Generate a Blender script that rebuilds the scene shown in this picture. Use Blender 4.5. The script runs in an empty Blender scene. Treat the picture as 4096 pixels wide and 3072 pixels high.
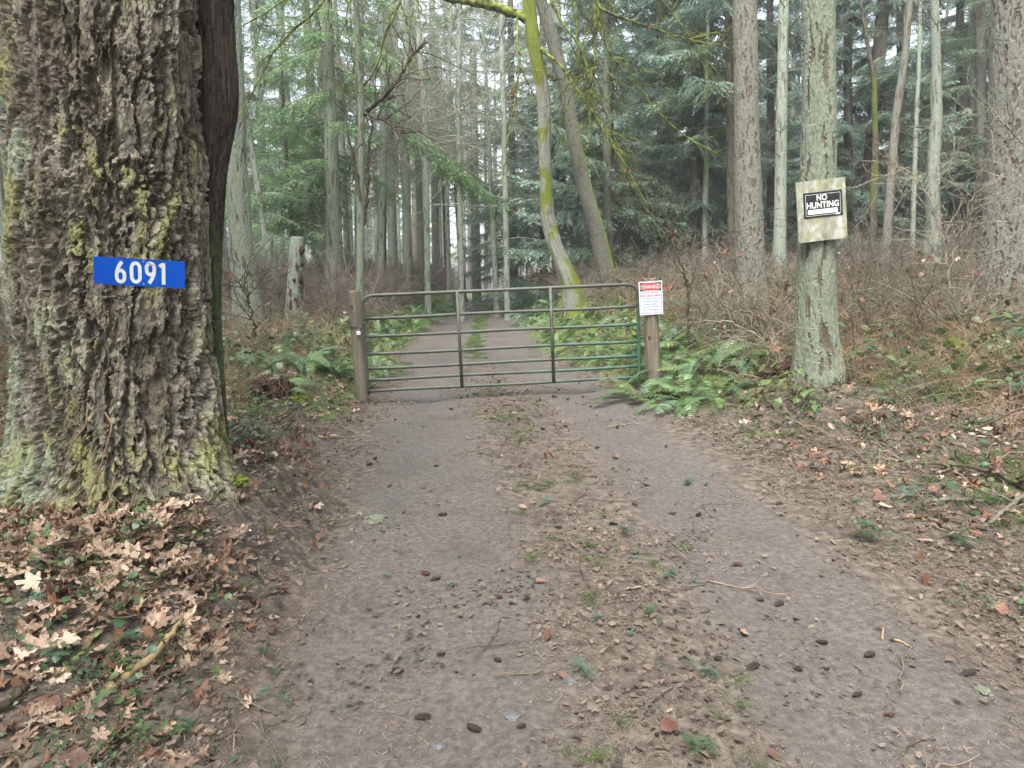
import bpy, math, random
import numpy as np
from mathutils import Vector, Matrix, Euler

# ------------------------------------------------------------------ scene, camera, light
S = bpy.context.scene
COL = S.collection
PITCH = math.radians(8.148)
F = 2731.0
CAMZ = 1.6
cam_d = bpy.data.cameras.new('camera')
cam = bpy.data.objects.new('camera', cam_d)
COL.objects.link(cam)
cam.location = (0, 0, CAMZ)
cam.rotation_euler = (math.pi/2 - PITCH, 0, 0)
cam_d.sensor_width = 36
cam_d.lens = 24
cam_d.clip_start = 0.05
cam_d.clip_end = 1000
S.camera = cam

W = bpy.data.worlds.new('World')
S.world = W
W.use_nodes = True
nt = W.node_tree
nt.nodes.clear()
wo = nt.nodes.new('ShaderNodeOutputWorld')
bg = nt.nodes.new('ShaderNodeBackground')
sky = nt.nodes.new('ShaderNodeTexSky')
hs = nt.nodes.new('ShaderNodeHueSaturation')
sky.sky_type = 'NISHITA'
sky.sun_disc = False
SUN_EL, SUN_AZ = math.radians(58), math.radians(205)
sky.sun_elevation = SUN_EL
sky.sun_rotation = SUN_AZ
sky.air_density = 1.0
sky.dust_density = 4.0
hs.inputs['Saturation'].default_value = 0.42
nt.links.new(sky.outputs[0], hs.inputs['Color'])
nt.links.new(hs.outputs[0], bg.inputs[0])
bg.inputs[1].default_value = 0.15
nt.links.new(bg.outputs[0], wo.inputs[0])

sl = bpy.data.lights.new('sun', 'SUN')
so = bpy.data.objects.new('sun', sl)
COL.objects.link(so)
sl.energy = 1.0
sl.angle = math.radians(40)
sl.color = (1.0, 0.97, 0.93)
sd = Vector((math.sin(SUN_AZ)*math.cos(SUN_EL), math.cos(SUN_AZ)*math.cos(SUN_EL), math.sin(SUN_EL)))
so.rotation_euler = sd.to_track_quat('Z', 'Y').to_euler()
so.location = (0, -5, 30)

S.view_settings.view_transform = 'Standard'
S.view_settings.look = 'None'
S.view_settings.gamma = 1
S.view_settings.use_curve_mapping = False
S.view_settings.exposure = 2.28
S.render.engine = 'CYCLES'
S.cycles.max_bounces = 7
S.cycles.diffuse_bounces = 4
S.cycles.glossy_bounces = 2
S.cycles.transmission_bounces = 2
S.cycles.transparent_max_bounces = 4
S.cycles.volume_bounces = 0
S.cycles.sample_clamp_indirect = 4
S.cycles.use_denoising = True
S.cycles.denoising_prefilter = 'NONE'
S.cycles.denoising_input_passes = 'RGB_ALBEDO_NORMAL'
S.cycles.filter_width = 1.5
try:
    S.cycles.denoiser = 'OPENIMAGEDENOISE'
except Exception:
    pass
S.cycles.use_adaptive_sampling = False
S.cycles.adaptive_threshold = 0.01

# ------------------------------------------------------------------ numeric helpers
RS = np.random.RandomState
_pr = RS(11)
PERM = np.concatenate([_pr.permutation(256)]*3)
GR = _pr.normal(size=(256, 3)); GR /= np.linalg.norm(GR, axis=1)[:, None]

def pn(x, y, z, seed=0):
    """3D gradient noise, about -0.7..0.7"""
    x = np.asarray(x, float) + seed*17.13; y = np.asarray(y, float) + seed*7.7; z = np.asarray(z, float) - seed*3.3
    x, y, z = np.broadcast_arrays(x, y, z)
    xi = np.floor(x).astype(int); yi = np.floor(y).astype(int); zi = np.floor(z).astype(int)
    xf = x-xi; yf = y-yi; zf = z-zi
    u = xf*xf*xf*(xf*(xf*6-15)+10); v = yf*yf*yf*(yf*(yf*6-15)+10); w = zf*zf*zf*(zf*(zf*6-15)+10)
    r = 0
    for a in (0, 1):
        wa = u if a else 1-u
        pa = PERM[(xi+a) & 255]
        for b in (0, 1):
            wb = v if b else 1-v
            pb = PERM[pa + ((yi+b) & 255)]
            for c in (0, 1):
                wc = w if c else 1-w
                g = GR[PERM[pb + ((zi+c) & 255)] & 255]
                r = r + wa*wb*wc*(g[..., 0]*(xf-a)+g[..., 1]*(yf-b)+g[..., 2]*(zf-c))
    return r

def fbm(x, y, z, o=4, seed=0, gain=.5):
    r = 0; a = 1.0; f = 1.0
    for i in range(o):
        r = r + a*pn(x*f, y*f, z*f, seed+i); a *= gain; f *= 2.03
    return r

def worley(x, y, z, seed=0):
    """distance to nearest and second nearest cell point, and the nearest cell's random value"""
    xi = np.floor(x).astype(int); yi = np.floor(y).astype(int); zi = np.floor(z).astype(int)
    f1 = np.full(x.shape, 9.); f2 = np.full(x.shape, 9.); idv = np.zeros(x.shape)
    for a in (-1, 0, 1):
        for b in (-1, 0, 1):
            for c in (-1, 0, 1):
                h = PERM[PERM[PERM[(xi+a+seed) & 255]+((yi+b) & 255)]+((zi+c) & 255)]
                px = xi+a+.5+.42*GR[h, 0]; py = yi+b+.5+.42*GR[h, 1]; pz = zi+c+.5+.42*GR[h, 2]
                d = np.sqrt((x-px)**2+(y-py)**2+(z-pz)**2)
                n = d < f1
                f2 = np.where(n, f1, np.minimum(f2, d)); idv = np.where(n, h/255., idv); f1 = np.where(n, d, f1)
    return f1, f2, idv

def sstep(a, b, x):
    t = np.clip((np.asarray(x, float)-a)/(b-a), 0, 1)
    return t*t*(3-2*t)

def ray(px, py):
    u = (px-2048)/F; v = -(py-1536)/F
    return Vector((u, math.cos(PITCH)+math.sin(PITCH)*v, -math.sin(PITCH)+math.cos(PITCH)*v))

def at(px, py, Y):
    d = ray(px, py); k = Y/d.y
    return Vector((d.x*k, Y, CAMZ+d.z*k))

def pxm(px, py, Y):
    """metres per source pixel at that point"""
    d = ray(px, py); return (Y/d.y)/F

# ------------------------------------------------------------------ terrain height
YS = [-12, 1, 2.1, 3.3, 4.8, 6, 9, 12, 15, 23.5, 37, 50, 70, 160]
ELX = [-.9, -.8, -.84, -1.15, -1.3, -1.75, -1.85, -1.95, -2.3, -2.4, -2.15, -3.0, -9, -60]
ERX = [1.9, 2.0, 2.1, 2.15, 2.2, 2.2, 1.65, .9, .45, .2, .45, -.2, -6, -57]
RLX = [-.45, -.45, -.47, -.5, -.55, -.75, -1.1, -1.35, -1.6, -1.75, -1.5, -2.3, -8, -60]
RRX = [1.4, 1.45, 1.47, 1.45, 1.35, 1.25, .95, .35, -.15, -.45, -.2, -1, -7, -58]
EL = lambda y: np.interp(y, YS, ELX)
ER = lambda y: np.interp(y, YS, ERX)
RL = lambda y: np.interp(y, YS, RLX)
RR = lambda y: np.interp(y, YS, RRX)

def gz(x, y, micro=True):
    x = np.asarray(x, float); y = np.asarray(y, float)
    z = np.interp(y, [-12, 0, 6, 9, 15, 23.5, 37, 50, 80, 160], [0, 0, 0, .03, .17, .42, .84, .7, .2, 0])
    z = z + .045*np.clip(x+2, 0, 4)*np.exp(-((y-9)/3.2)**2)
    sl = EL(y)-x; sr = x-ER(y)
    hR = np.interp(y, [-12, 3, 5, 7.5, 9, 12, 16, 25, 40, 160], [.08, .06, .14, .42, .5, .95, 1.12, .8, .5, .4])
    hL = np.interp(y, [-12, 1, 2.3, 3.1, 3.6, 5, 7, 10, 15, 20, 40, 160], [.1, .14, .3, .48, .54, .48, .38, .42, .55, .6, .5, .4])
    wL = np.interp(y, [0, 2.4, 3.2, 4.8, 6, 9], [1.25, 1.0, .55, .5, .9, 1.25])
    z = z + hR*sstep(-.1, 1.5, sr) + .05*np.clip(sr-1.2, 0, 12)
    z = z + hL*sstep(-.1, wL, sl) + .03*np.clip(sl-1.2, 0, 12)
    z = z - .035*np.exp(-((x-RL(y))/.3)**2) - .035*np.exp(-((x-RR(y))/.3)**2)
    out = sstep(-.15, .5, np.maximum(sl, sr))
    z = z + out*.06*fbm(x*.9, y*.9, 0, 3, 5)
    if micro:
        z = z + (.006+.022*out)*fbm(x*4.2, y*4.2, 0, 4, 9) + (.0012+.006*out)*fbm(x*22, y*22, 0, 2, 3)
    return z

def g(x, y):
    return float(gz(x, y))

# ------------------------------------------------------------------ mesh helpers
def mesh(name, V, F_list, mats=(), mi=None, attrs=None, smooth=True):
    """V (n,3); F_list list of int arrays (m,k); mi: material index per face block"""
    me = bpy.data.meshes.new(name)
    V = np.asarray(V, np.float32)
    F_list = [np.asarray(f, np.int32) for f in F_list if len(f)]
    me.vertices.add(len(V)); me.vertices.foreach_set('co', V.ravel())
    tot = np.concatenate([np.full(len(f), f.shape[1], np.int32) for f in F_list])
    idx = np.concatenate([f.ravel() for f in F_list])
    me.loops.add(len(idx)); me.loops.foreach_set('vertex_index', idx)
    me.polygons.add(len(tot))
    st = np.concatenate([[0], np.cumsum(tot)[:-1]]).astype(np.int32)
    me.polygons.foreach_set('loop_start', st)
    me.polygons.foreach_set('loop_total', tot)
    me.polygons.foreach_set('use_smooth', np.full(len(tot), smooth))
    for m in mats: me.materials.append(m)
    if mi is not None:
        me.polygons.foreach_set('material_index', np.concatenate([np.full(len(f), i, np.int32) if np.isscalar(i) else i for f, i in zip(F_list, mi)]))
    for k, a in (attrs or {}).items():
        at_ = me.attributes.new(k, 'FLOAT', 'POINT'); at_.data.foreach_set('value', np.asarray(a, np.float32))
    me.update(calc_edges=True); me.validate()
    return me

def obj(name, me, parent=None, loc=None, rot=None, scale=None):
    o = bpy.data.objects.new(name, me); COL.objects.link(o)
    if parent: o.parent = parent
    if loc is not None: o.location = loc
    if rot is not None: o.rotation_euler = rot
    if scale is not None: o.scale = scale if hasattr(scale, '__len__') else (scale,)*3
    return o

def tag(o, label=None, cat=None, group=None, kind=None):
    if label: o['label'] = label
    if cat: o['category'] = cat
    if group: o['group'] = group
    if kind: o['kind'] = kind
    return o

def thing(name, label, cat, loc=(0, 0, 0), group=None, rot=None):
    o = obj(name, None, None, loc, rot)
    o.empty_display_size = .1
    return tag(o, label, cat, group)

class MB:
    def __init__(s): s.V = []; s.Q = []; s.T = []; s.n = 0; s.qm = []; s.tm = []
    def add(s, V, Fq=None, Ft=None, m=0):
        V = np.asarray(V, float).reshape(-1, 3)
        if Fq is not None and len(Fq): s.Q.append(np.asarray(Fq)+s.n); s.qm.append(np.full(len(Fq), m, np.int32))
        if Ft is not None and len(Ft): s.T.append(np.asarray(Ft)+s.n); s.tm.append(np.full(len(Ft), m, np.int32))
        s.V.append(V); s.n += len(V)
        return s
    def tubes(s, P, R, sides=3, m=0, cap=False):
        """P (N,k,3) polylines, R (N,k)"""
        P = np.asarray(P, float); R = np.asarray(R, float)
        if P.ndim == 2: P = P[None]; R = R[None]
        N, k, _ = P.shape
        T = np.gradient(P, axis=1); T /= np.linalg.norm(T, axis=2, keepdims=True)+1e-9
        ref = np.zeros((N, 1, 3)); mt = np.abs(T.mean(axis=1)); ref[np.arange(N), 0, np.argmin(mt, axis=1)] = 1
        A = np.cross(T, ref); A /= np.linalg.norm(A, axis=2, keepdims=True)+1e-9
        B = np.cross(T, A)
        th = np.arange(sides)*2*math.pi/sides
        V = P[:, :, None]+R[:, :, None, None]*(A[:, :, None]*np.cos(th)[None, None, :, None]+B[:, :, None]*np.sin(th)[None, None, :, None])
        i = np.arange(N)[:, None, None]*k*sides; j = np.arange(k-1)[None, :, None]*sides; l = np.arange(sides)[None, None, :]; l2 = (l+1) % sides
        a = (i+j+l); b = (i+j+l2); Fq = np.stack([a, b, b+sides, a+sides], -1).reshape(-1, 4)
        Ft = None
        if cap:
            c0 = np.arange(N)*k*sides; t = []
            for q in range(1, sides-1):
                t.append(np.stack([c0, c0+q+1, c0+q], -1)); e = c0+(k-1)*sides; t.append(np.stack([e, e+q, e+q+1], -1))
            Ft = np.concatenate(t)
        return s.add(V.reshape(-1, 3), Fq, Ft, m)
    def box(s, c, sz, ex=(1, 0, 0), ey=(0, 1, 0), ez=(0, 0, 1), m=0):
        c = np.array(c, float); E = np.array([ex, ey, ez], float)*np.array(sz, float)[:, None]/2
        V = [c+a*E[0]+b*E[1]+d*E[2] for d in (-1, 1) for b in (-1, 1) for a in (-1, 1)]
        return s.add(V, [[0, 2, 3, 1], [4, 5, 7, 6], [0, 1, 5, 4], [2, 6, 7, 3], [0, 4, 6, 2], [1, 3, 7, 5]], None, m)
    def me(s, name, mats=(), off=None, smooth=True, attrs=None):
        V = np.concatenate(s.V)
        if off is not None: V = V-np.array(off, float)
        fl = []; mi = []
        if s.Q: fl.append(np.concatenate(s.Q)); mi.append(np.concatenate(s.qm))
        if s.T: fl.append(np.concatenate(s.T)); mi.append(np.concatenate(s.tm))
        return mesh(name, V, fl, mats, mi, attrs, smooth)
    def obj(s, name, mat, parent=None, smooth=True, off=None, attrs=None):
        if off is None and parent is not None: off = tuple(parent.location)
        mats = mat if isinstance(mat, (list, tuple)) else [mat]
        return obj(name, s.me(name, mats, off, smooth, attrs), parent)

def grow(P, R, n, L, ang, k, rng, wander=.12, grav=0., t0=.2, t1=1., rs=.6, taper=.25, minr=.001):
    """children polylines growing off parents. L=(lo,hi)"""
    N, K, _ = P.shape
    i = rng.randint(0, N, n); t = rng.uniform(t0, t1, n)*(K-1.001); a = t.astype(int); f = t-a
    st = P[i, a]*(1-f)[:, None]+P[i, a+1]*f[:, None]
    r0 = (R[i, a]*(1-f)+R[i, a+1]*f)*rs
    T = P[i, a+1]-P[i, a]; T /= np.linalg.norm(T, axis=1, keepdims=True)+1e-9
    q = rng.normal(size=(n, 3)); q -= (q*T).sum(1, keepdims=True)*T; q /= np.linalg.norm(q, axis=1, keepdims=True)+1e-9
    A = np.radians(rng.uniform(ang[0], ang[1], n))[:, None]
    d = T*np.cos(A)+q*np.sin(A)
    ln = rng.uniform(L[0], L[1], n)
    out = np.zeros((n, k, 3)); out[:, 0] = st
    for j in range(1, k):
        d = d+rng.normal(size=(n, 3))*wander; d[:, 2] += grav/k
        d /= np.linalg.norm(d, axis=1, keepdims=True)
        out[:, j] = out[:, j-1]+d*(ln/(k-1))[:, None]
    rr = np.maximum(r0[:, None]*np.linspace(1, taper, k)[None], minr)
    return out, rr

# ------------------------------------------------------------------ materials
def mat(name, cols, scale=(3, 3, 3), detail=5, rough=.85, bump=0., bscale=20., spec=.3, rand=None, over=(), coord='Object', transl=0., lo=.3, hi=.7, nrough=.6, bstretch=(1, 1, 1)):
    """cols: colours spread on a ramp over fbm noise. rand: colours chosen per object. over: list of dict(col, attr/scale, lo, hi)"""
    m = bpy.data.materials.new(name); m.use_nodes = True
    t = m.node_tree; N = t.nodes; Lk = t.links
    N.clear()
    out = N.new('ShaderNodeOutputMaterial'); bs = N.new('ShaderNodeBsdfPrincipled')
    bs.inputs['Roughness'].default_value = rough
    bs.inputs['Specular IOR Level'].default_value = spec
    Lk.new(bs.outputs[0], out.inputs[0])
    tc = N.new('ShaderNodeTexCoord')
    def noise(sc, det=detail, rgh=nrough):
        mp = N.new('ShaderNodeMapping'); mp.inputs['Scale'].default_value = sc if hasattr(sc, '__len__') else (sc,)*3
        Lk.new(tc.outputs[coord], mp.inputs[0])
        nz = N.new('ShaderNodeTexNoise'); nz.inputs['Scale'].default_value = 1; nz.inputs['Detail'].default_value = det; nz.inputs['Roughness'].default_value = rgh
        Lk.new(mp.outputs[0], nz.inputs['Vector']); return nz
    def ramp(src, cs, a=lo, b=hi):
        r = N.new('ShaderNodeValToRGB'); e = r.color_ramp.elements
        while len(e) < len(cs): e.new(.5)
        for i, c in enumerate(cs):
            e[i].position = a+(b-a)*i/max(1, len(cs)-1); e[i].color = (*c, 1)
        Lk.new(src, r.inputs[0]); return r
    if rand:
        oi = N.new('ShaderNodeObjectInfo')
        c = ramp(oi.outputs['Random'], rand, 0, 1).outputs[0]
        if len(cols) > 1:
            nz = noise(scale); r2 = ramp(nz.outputs[0], cols)
            mx = N.new('ShaderNodeMix'); mx.data_type = 'RGBA'; mx.blend_type = 'MULTIPLY'; mx.inputs[0].default_value = 1
            Lk.new(c, mx.inputs[6]); Lk.new(r2.outputs[0], mx.inputs[7]); c = mx.outputs[2]
    else:
        nz = noise(scale); c = ramp(nz.outputs[0], cols).outputs[0]
    for ov in over:
        if 'attr' in ov:
            an = N.new('ShaderNodeAttribute'); an.attribute_name = ov['attr']; src = an.outputs['Fac']
            if ov.get('mod'):
                nz2 = noise(ov['mod'], 4); ma = N.new('ShaderNodeMath'); ma.operation = 'MULTIPLY_ADD'
                Lk.new(nz2.outputs[0], ma.inputs[0]); ma.inputs[1].default_value = ov.get('amt', 1.0)
                mb = N.new('ShaderNodeMath'); mb.operation = 'ADD'; Lk.new(src, mb.inputs[0]); mb.inputs[1].default_value = -.5*ov.get('amt', 1.0)
                Lk.new(mb.outputs[0], ma.inputs[2]); src = ma.outputs[0]
        else:
            src = noise(ov['scale'], ov.get('det', 5)).outputs[0]
        mr = N.new('ShaderNodeMapRange'); mr.inputs[1].default_value = ov['lo']; mr.inputs[2].default_value = ov['hi']; mr.inputs[4].default_value = ov.get('max', 1)
        mr.interpolation_type = 'SMOOTHSTEP'
        Lk.new(src, mr.inputs[0])
        mx = N.new('ShaderNodeMix'); mx.data_type = 'RGBA'; Lk.new(mr.outputs[0], mx.inputs[0]); Lk.new(c, mx.inputs[6])
        oc = ov['col']
        if isinstance(oc, list):
            nz3 = noise(ov.get('cscale', 30), 4); Lk.new(ramp(nz3.outputs[0], oc).outputs[0], mx.inputs[7])
        else: mx.inputs[7].default_value = (*oc, 1)
        c = mx.outputs[2]
        if 'rough' in ov:
            mv = N.new('ShaderNodeMix'); mv.data_type = 'FLOAT'; Lk.new(mr.outputs[0], mv.inputs[0]); mv.inputs[2].default_value = rough; mv.inputs[3].default_value = ov['rough']
            Lk.new(mv.outputs[0], bs.inputs['Roughness'])
    Lk.new(c, bs.inputs['Base Color'])
    if bump:
        nb = noise(tuple(bscale*b for b in bstretch), 6, .65); bp = N.new('ShaderNodeBump'); bp.inputs['Strength'].default_value = bump; bp.inputs['Distance'].default_value = .02
        Lk.new(nb.outputs[0], bp.inputs['Height']); Lk.new(bp.outputs[0], bs.inputs['Normal'])
    if transl:
        tr = N.new('ShaderNodeBsdfTranslucent'); Lk.new(c, tr.inputs[0])
        ms = N.new('ShaderNodeMixShader'); ms.inputs[0].default_value = transl
        Lk.new(bs.outputs[0], ms.inputs[1]); Lk.new(tr.outputs[0], ms.inputs[2]); Lk.new(ms.outputs[0], out.inputs[0])
    return m

M = {}
# ground: mud tracks, needle litter, moss, all driven by where the wheels run
M['ground'] = mat('ground', [(.04, .034, .027), (.108, .09, .07), (.205, .172, .135)], 14, 9, .9, .22, 60, .25, lo=.32, hi=.68,
    over=[dict(attr='track', mod=2.2, amt=1.25, lo=.0, hi=.9, col=[(.07, .062, .055), (.104, .093, .083), (.142, .129, .118)], cscale=30, rough=.42),
          dict(scale=1.7, lo=.5, hi=.72, col=(.06, .05, .043), max=.5, rough=.35),
          dict(scale=70, lo=.62, hi=.72, col=(.05, .036, .03), max=.55),
          dict(scale=110, lo=.61, hi=.7, col=(.34, .27, .2), max=.7),
          dict(attr='moss', mod=5.0, amt=1.1, lo=.55, hi=.85, col=[(.06, .09, .025), (.14, .2, .05)], cscale=60)], coord='Object')
M['big_bark'] = mat('big_bark', [(.05, .042, .032), (.15, .13, .1), (.28, .255, .2)], (45, 45, 24), 9, .92, .5, 60, .2, bstretch=(1, 1, .5),
    over=[dict(attr='tone', lo=.5, hi=.85, col=[(.2, .18, .135), (.44, .41, .33)], cscale=70, max=.8), dict(scale=(5, 5, 3), lo=.5, hi=.68, col=(.1, .085, .05), max=.5),
          dict(attr='lichen', mod=34, amt=.9, lo=.45, hi=.72, col=[(.16, .18, .11), (.42, .48, .36)], cscale=50, max=.85),
          dict(attr='moss', mod=28, amt=1.0, lo=.42, hi=.8, col=[(.13, .13, .05), (.38, .39, .17)], cscale=60, max=.85)])
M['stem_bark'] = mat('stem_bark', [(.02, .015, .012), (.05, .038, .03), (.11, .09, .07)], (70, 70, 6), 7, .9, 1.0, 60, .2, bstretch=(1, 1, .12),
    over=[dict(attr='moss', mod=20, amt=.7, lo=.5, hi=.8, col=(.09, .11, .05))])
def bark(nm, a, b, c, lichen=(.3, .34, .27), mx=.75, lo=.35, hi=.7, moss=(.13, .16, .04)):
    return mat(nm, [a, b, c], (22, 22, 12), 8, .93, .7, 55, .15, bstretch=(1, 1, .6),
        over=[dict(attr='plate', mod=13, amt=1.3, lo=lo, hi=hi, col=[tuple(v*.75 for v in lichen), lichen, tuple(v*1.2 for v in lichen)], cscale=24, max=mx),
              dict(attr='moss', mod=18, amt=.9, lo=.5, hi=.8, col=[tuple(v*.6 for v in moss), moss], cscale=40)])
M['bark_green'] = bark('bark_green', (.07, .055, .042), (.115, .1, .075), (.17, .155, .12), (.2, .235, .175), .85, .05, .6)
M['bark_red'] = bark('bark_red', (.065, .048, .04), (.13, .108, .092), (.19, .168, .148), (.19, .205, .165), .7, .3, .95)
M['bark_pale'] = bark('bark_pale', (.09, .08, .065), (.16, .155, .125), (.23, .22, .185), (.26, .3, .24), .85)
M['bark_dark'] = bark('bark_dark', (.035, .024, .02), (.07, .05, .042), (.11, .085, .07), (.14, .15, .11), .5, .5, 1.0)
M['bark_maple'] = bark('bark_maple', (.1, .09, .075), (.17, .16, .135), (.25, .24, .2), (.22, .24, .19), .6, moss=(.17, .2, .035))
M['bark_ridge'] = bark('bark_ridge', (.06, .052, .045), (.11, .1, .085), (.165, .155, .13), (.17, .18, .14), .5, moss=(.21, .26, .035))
M['moss_branch'] = mat('moss_branch', [(.04, .034, .022), (.1, .11, .03), (.21, .25, .055)], 9, 4, .95, .5, 60, .1, lo=.35, hi=.6)
M['pale_branch'] = mat('pale_branch', [(.14, .13, .1), (.27, .28, .21), (.4, .43, .33)], 12, 4, .9, 0, 20, .1)
M['grey_branch'] = mat('grey_branch', [(.07, .06, .045), (.14, .125, .1), (.22, .21, .17)], 25, 5, .9, .4, 60, .1)
M['dark_branch'] = mat('dark_branch', [(.04, .03, .022), (.09, .07, .05), (.15, .17, .06)], 12, 4, .9, 0, 20, .1, lo=.35, hi=.75)
M['brush'] = mat('brush', [(.6, .6, .6), (1.2, 1.15, 1.1)], 2.5, 3, .9, 0, 20, .1, rand=[(.1, .09, .068), (.23, .205, .155), (.17, .16, .12), (.36, .33, .26), (.21, .195, .145), (.08, .07, .055)])
M['thicket'] = mat('thicket', [(.6, .6, .6), (1.2, 1.15, 1.1)], 2.5, 3, .9, 0, 20, .1, rand=[(.12, .1, .085), (.21, .18, .155), (.16, .145, .12)])
M['cedar'] = mat('cedar', [(.075, .125, .09), (.15, .225, .165), (.24, .33, .25)], 1.3, 4, .42, 0, 20, .6, transl=.42, lo=.32, hi=.68)
M['fir'] = mat('fir', [(.07, .14, .055), (.14, .24, .10), (.23, .35, .16)], 1.1, 4, .45, 0, 20, .5, transl=.35, lo=.32, hi=.68)
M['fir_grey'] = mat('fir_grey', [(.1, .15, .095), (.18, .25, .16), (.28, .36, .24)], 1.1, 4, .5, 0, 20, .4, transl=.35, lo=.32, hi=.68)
M['fern'] = mat('fern', [(.7, .7, .7), (1.25, 1.2, 1.1)], 6, 3, .36, 0, 20, .55, rand=[(.06, .125, .045), (.1, .19, .07), (.17, .26, .08), (.1, .19, .1), (.15, .26, .15)], transl=.25)
M['fern_stalk'] = mat('fern_stalk', [(.1, .1, .03), (.16, .14, .05)], 10, 2, .7)
M['leaf'] = mat('leaf', [(.62, .58, .55), (1.0, 1.0, 1.0), (1.3, 1.25, 1.2)], 26, 4, .6, .25, 60, .35, rand=[(.4, .28, .19), (.56, .42, .31), (.24, .15, .09), (.62, .49, .38), (.44, .31, .215), (.17, .105, .07), (.55, .42, .31)], transl=.12, lo=.35, hi=.65)
M['leaf_red'] = mat('leaf_red', [(.65, .6, .6), (1.2, 1.2, 1.2)], 26, 4, .5, .2, 60, .4, rand=[(.2, .09, .045), (.26, .14, .085), (.13, .06, .04), (.3, .18, .12), (.1, .055, .042)], transl=.12)
M['crumb'] = mat('crumb', [(.8, .8, .8), (1.15, 1.15, 1.15)], 20, 2, .75, 0, 20, .25, rand=[(.13, .095, .07), (.19, .145, .11), (.085, .062, .046), (.23, .18, .135), (.06, .048, .038), (.15, .12, .09)])
M['needle'] = mat('needle', [(.8, .8, .8), (1.2, 1.2, 1.2)], 20, 2, .75, 0, 20, .25, rand=[(.13, .1, .078), (.2, .155, .115), (.07, .052, .042), (.27, .215, .155), (.1, .08, .063)])
M['twig'] = mat('twig', [(.75, .75, .75), (1.2, 1.2, 1.2)], 20, 3, .85, .3, 60, .2, rand=[(.08, .06, .05), (.14, .105, .085), (.2, .16, .12), (.1, .08, .06), (.3, .23, .16)])
M['ivy'] = mat('ivy', [(.7, .7, .7), (1.2, 1.2, 1.2)], 22, 3, .38, .1, 40, .5, rand=[(.035, .08, .03), (.06, .12, .045), (.11, .17, .055), (.045, .095, .055), (.1, .11, .05), (.14, .21, .06)], transl=.12)
M['grass'] = mat('grass', [(.8, .8, .8), (1.15, 1.15, 1.15)], 8, 2, .6, 0, 20, .3, rand=[(.1, .18, .045), (.15, .24, .06), (.09, .14, .05), (.18, .22, .09)], transl=.2)
M['sprig'] = mat('sprig', [(.8, .8, .8), (1.2, 1.2, 1.2)], 12, 2, .5, 0, 20, .4, rand=[(.08, .14, .09), (.055, .11, .05), (.12, .19, .14), (.07, .12, .05)], transl=.15)
M['straw'] = mat('straw', [(.8, .8, .8), (1.2, 1.2, 1.2)], 12, 2, .8, 0, 20, .2, rand=[(.32, .22, .13), (.22, .13, .08), (.36, .28, .17), (.17, .1, .07)])
M['stone'] = mat('stone', [(.07, .07, .07), (.13, .13, .13), (.19, .19, .19)], 14, 5, .75, .4, 60, .3)
M['pebble'] = mat('pebble', [(.75, .75, .75), (1.2, 1.2, 1.2)], 30, 3, .7, .3, 80, .3, rand=[(.08, .07, .063), (.13, .118, .107), (.065, .058, .053), (.16, .155, .148), (.11, .095, .083)])
M['cone'] = mat('cone', [(.7, .7, .7), (1.3, 1.3, 1.3)], 60, 3, .8, .3, 90, .2, rand=[(.05, .04, .035), (.075, .056, .048), (.04, .033, .03), (.13, .06, .045)])
M['post'] = mat('post', [(.1, .085, .06), (.17, .148, .11), (.23, .21, .16)], (30, 30, 2.2), 8, .9, .6, 50, .2, bstretch=(1, 1, .08),
    over=[dict(scale=(5, 5, 3), lo=.56, hi=.7, col=(.1, .085, .07), max=.75), dict(scale=(8, 8, 2), lo=.6, hi=.75, col=(.2, .22, .14), max=.6)])
M['endgrain'] = mat('endgrain', [(.14, .1, .07), (.3, .22, .15)], 40, 5, .9, .4, 60)
M['gate'] = mat('gate', [(.05, .047, .04), (.08, .085, .068), (.05, .095, .07)], (3, 12, 12), 6, .42, .25, 90, .5, lo=.35, hi=.75,
    over=[dict(attr='green', mod=(5, 14, 14), amt=1.1, lo=.5, hi=.85, col=[(.035, .085, .058), (.06, .15, .105)], cscale=9)])
M['metal'] = mat('metal', [(.25, .25, .26), (.4, .4, .42)], 30, 3, .35, 0, 20, .5); M['metal'].node_tree.nodes['Principled BSDF'].inputs['Metallic'].default_value = .9
M['chain'] = mat('chain', [(.06, .06, .06), (.13, .13, .14)], 60, 3, .4, 0, 20, .5); M['chain'].node_tree.nodes['Principled BSDF'].inputs['Metallic'].default_value = .7
M['lock'] = mat('lock', [(.6, .64, .72), (.72, .76, .84)], 20, 3, .35, 0, 20, .5)
M['blue'] = mat('blue', [(.0, .05, .33), (.0, .06, .38)], 14, 4, .5, 0, 20, .15, over=[dict(scale=(90, 90, 14), lo=.71, hi=.75, col=(.25, .28, .3), max=.6)])
M['digit'] = mat('digit', [(.42, .46, .45), (.56, .6, .58)], 40, 5, .4, 0, 20, .4)
M['white'] = mat('white', [(.52, .55, .62), (.6, .63, .7)], 20, 3, .4, 0, 20, .4)
M['black'] = mat('black', [(.012, .012, .013), (.03, .032, .035)], 12, 4, .28, 0, 20, .5)
M['red'] = mat('red', [(.6, .03, .03), (.68, .05, .04)], 20, 3, .4)
M['ink'] = mat('ink', [(.03, .035, .06), (.05, .055, .08)], 20, 3, .5)
M['greenspot'] = mat('greenspot', [(.02, .5, .08), (.03, .55, .1)], 20, 3, .4)
M['board'] = mat('board', [(.17, .175, .12), (.32, .33, .27), (.55, .56, .55)], (7, 7, 4), 8, .8, .3, 60, .2, lo=.36, hi=.66,
    over=[dict(scale=(6, 6, 5), lo=.46, hi=.6, col=[(.2, .22, .1), (.33, .34, .2)], cscale=30, max=.85),
          dict(scale=(30, 30, 22), lo=.62, hi=.7, col=(.14, .13, .1), max=.7)])
M['letter'] = mat('letter', [(.5, .5, .46), (.68, .7, .7)], 30, 4, .5)
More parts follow.
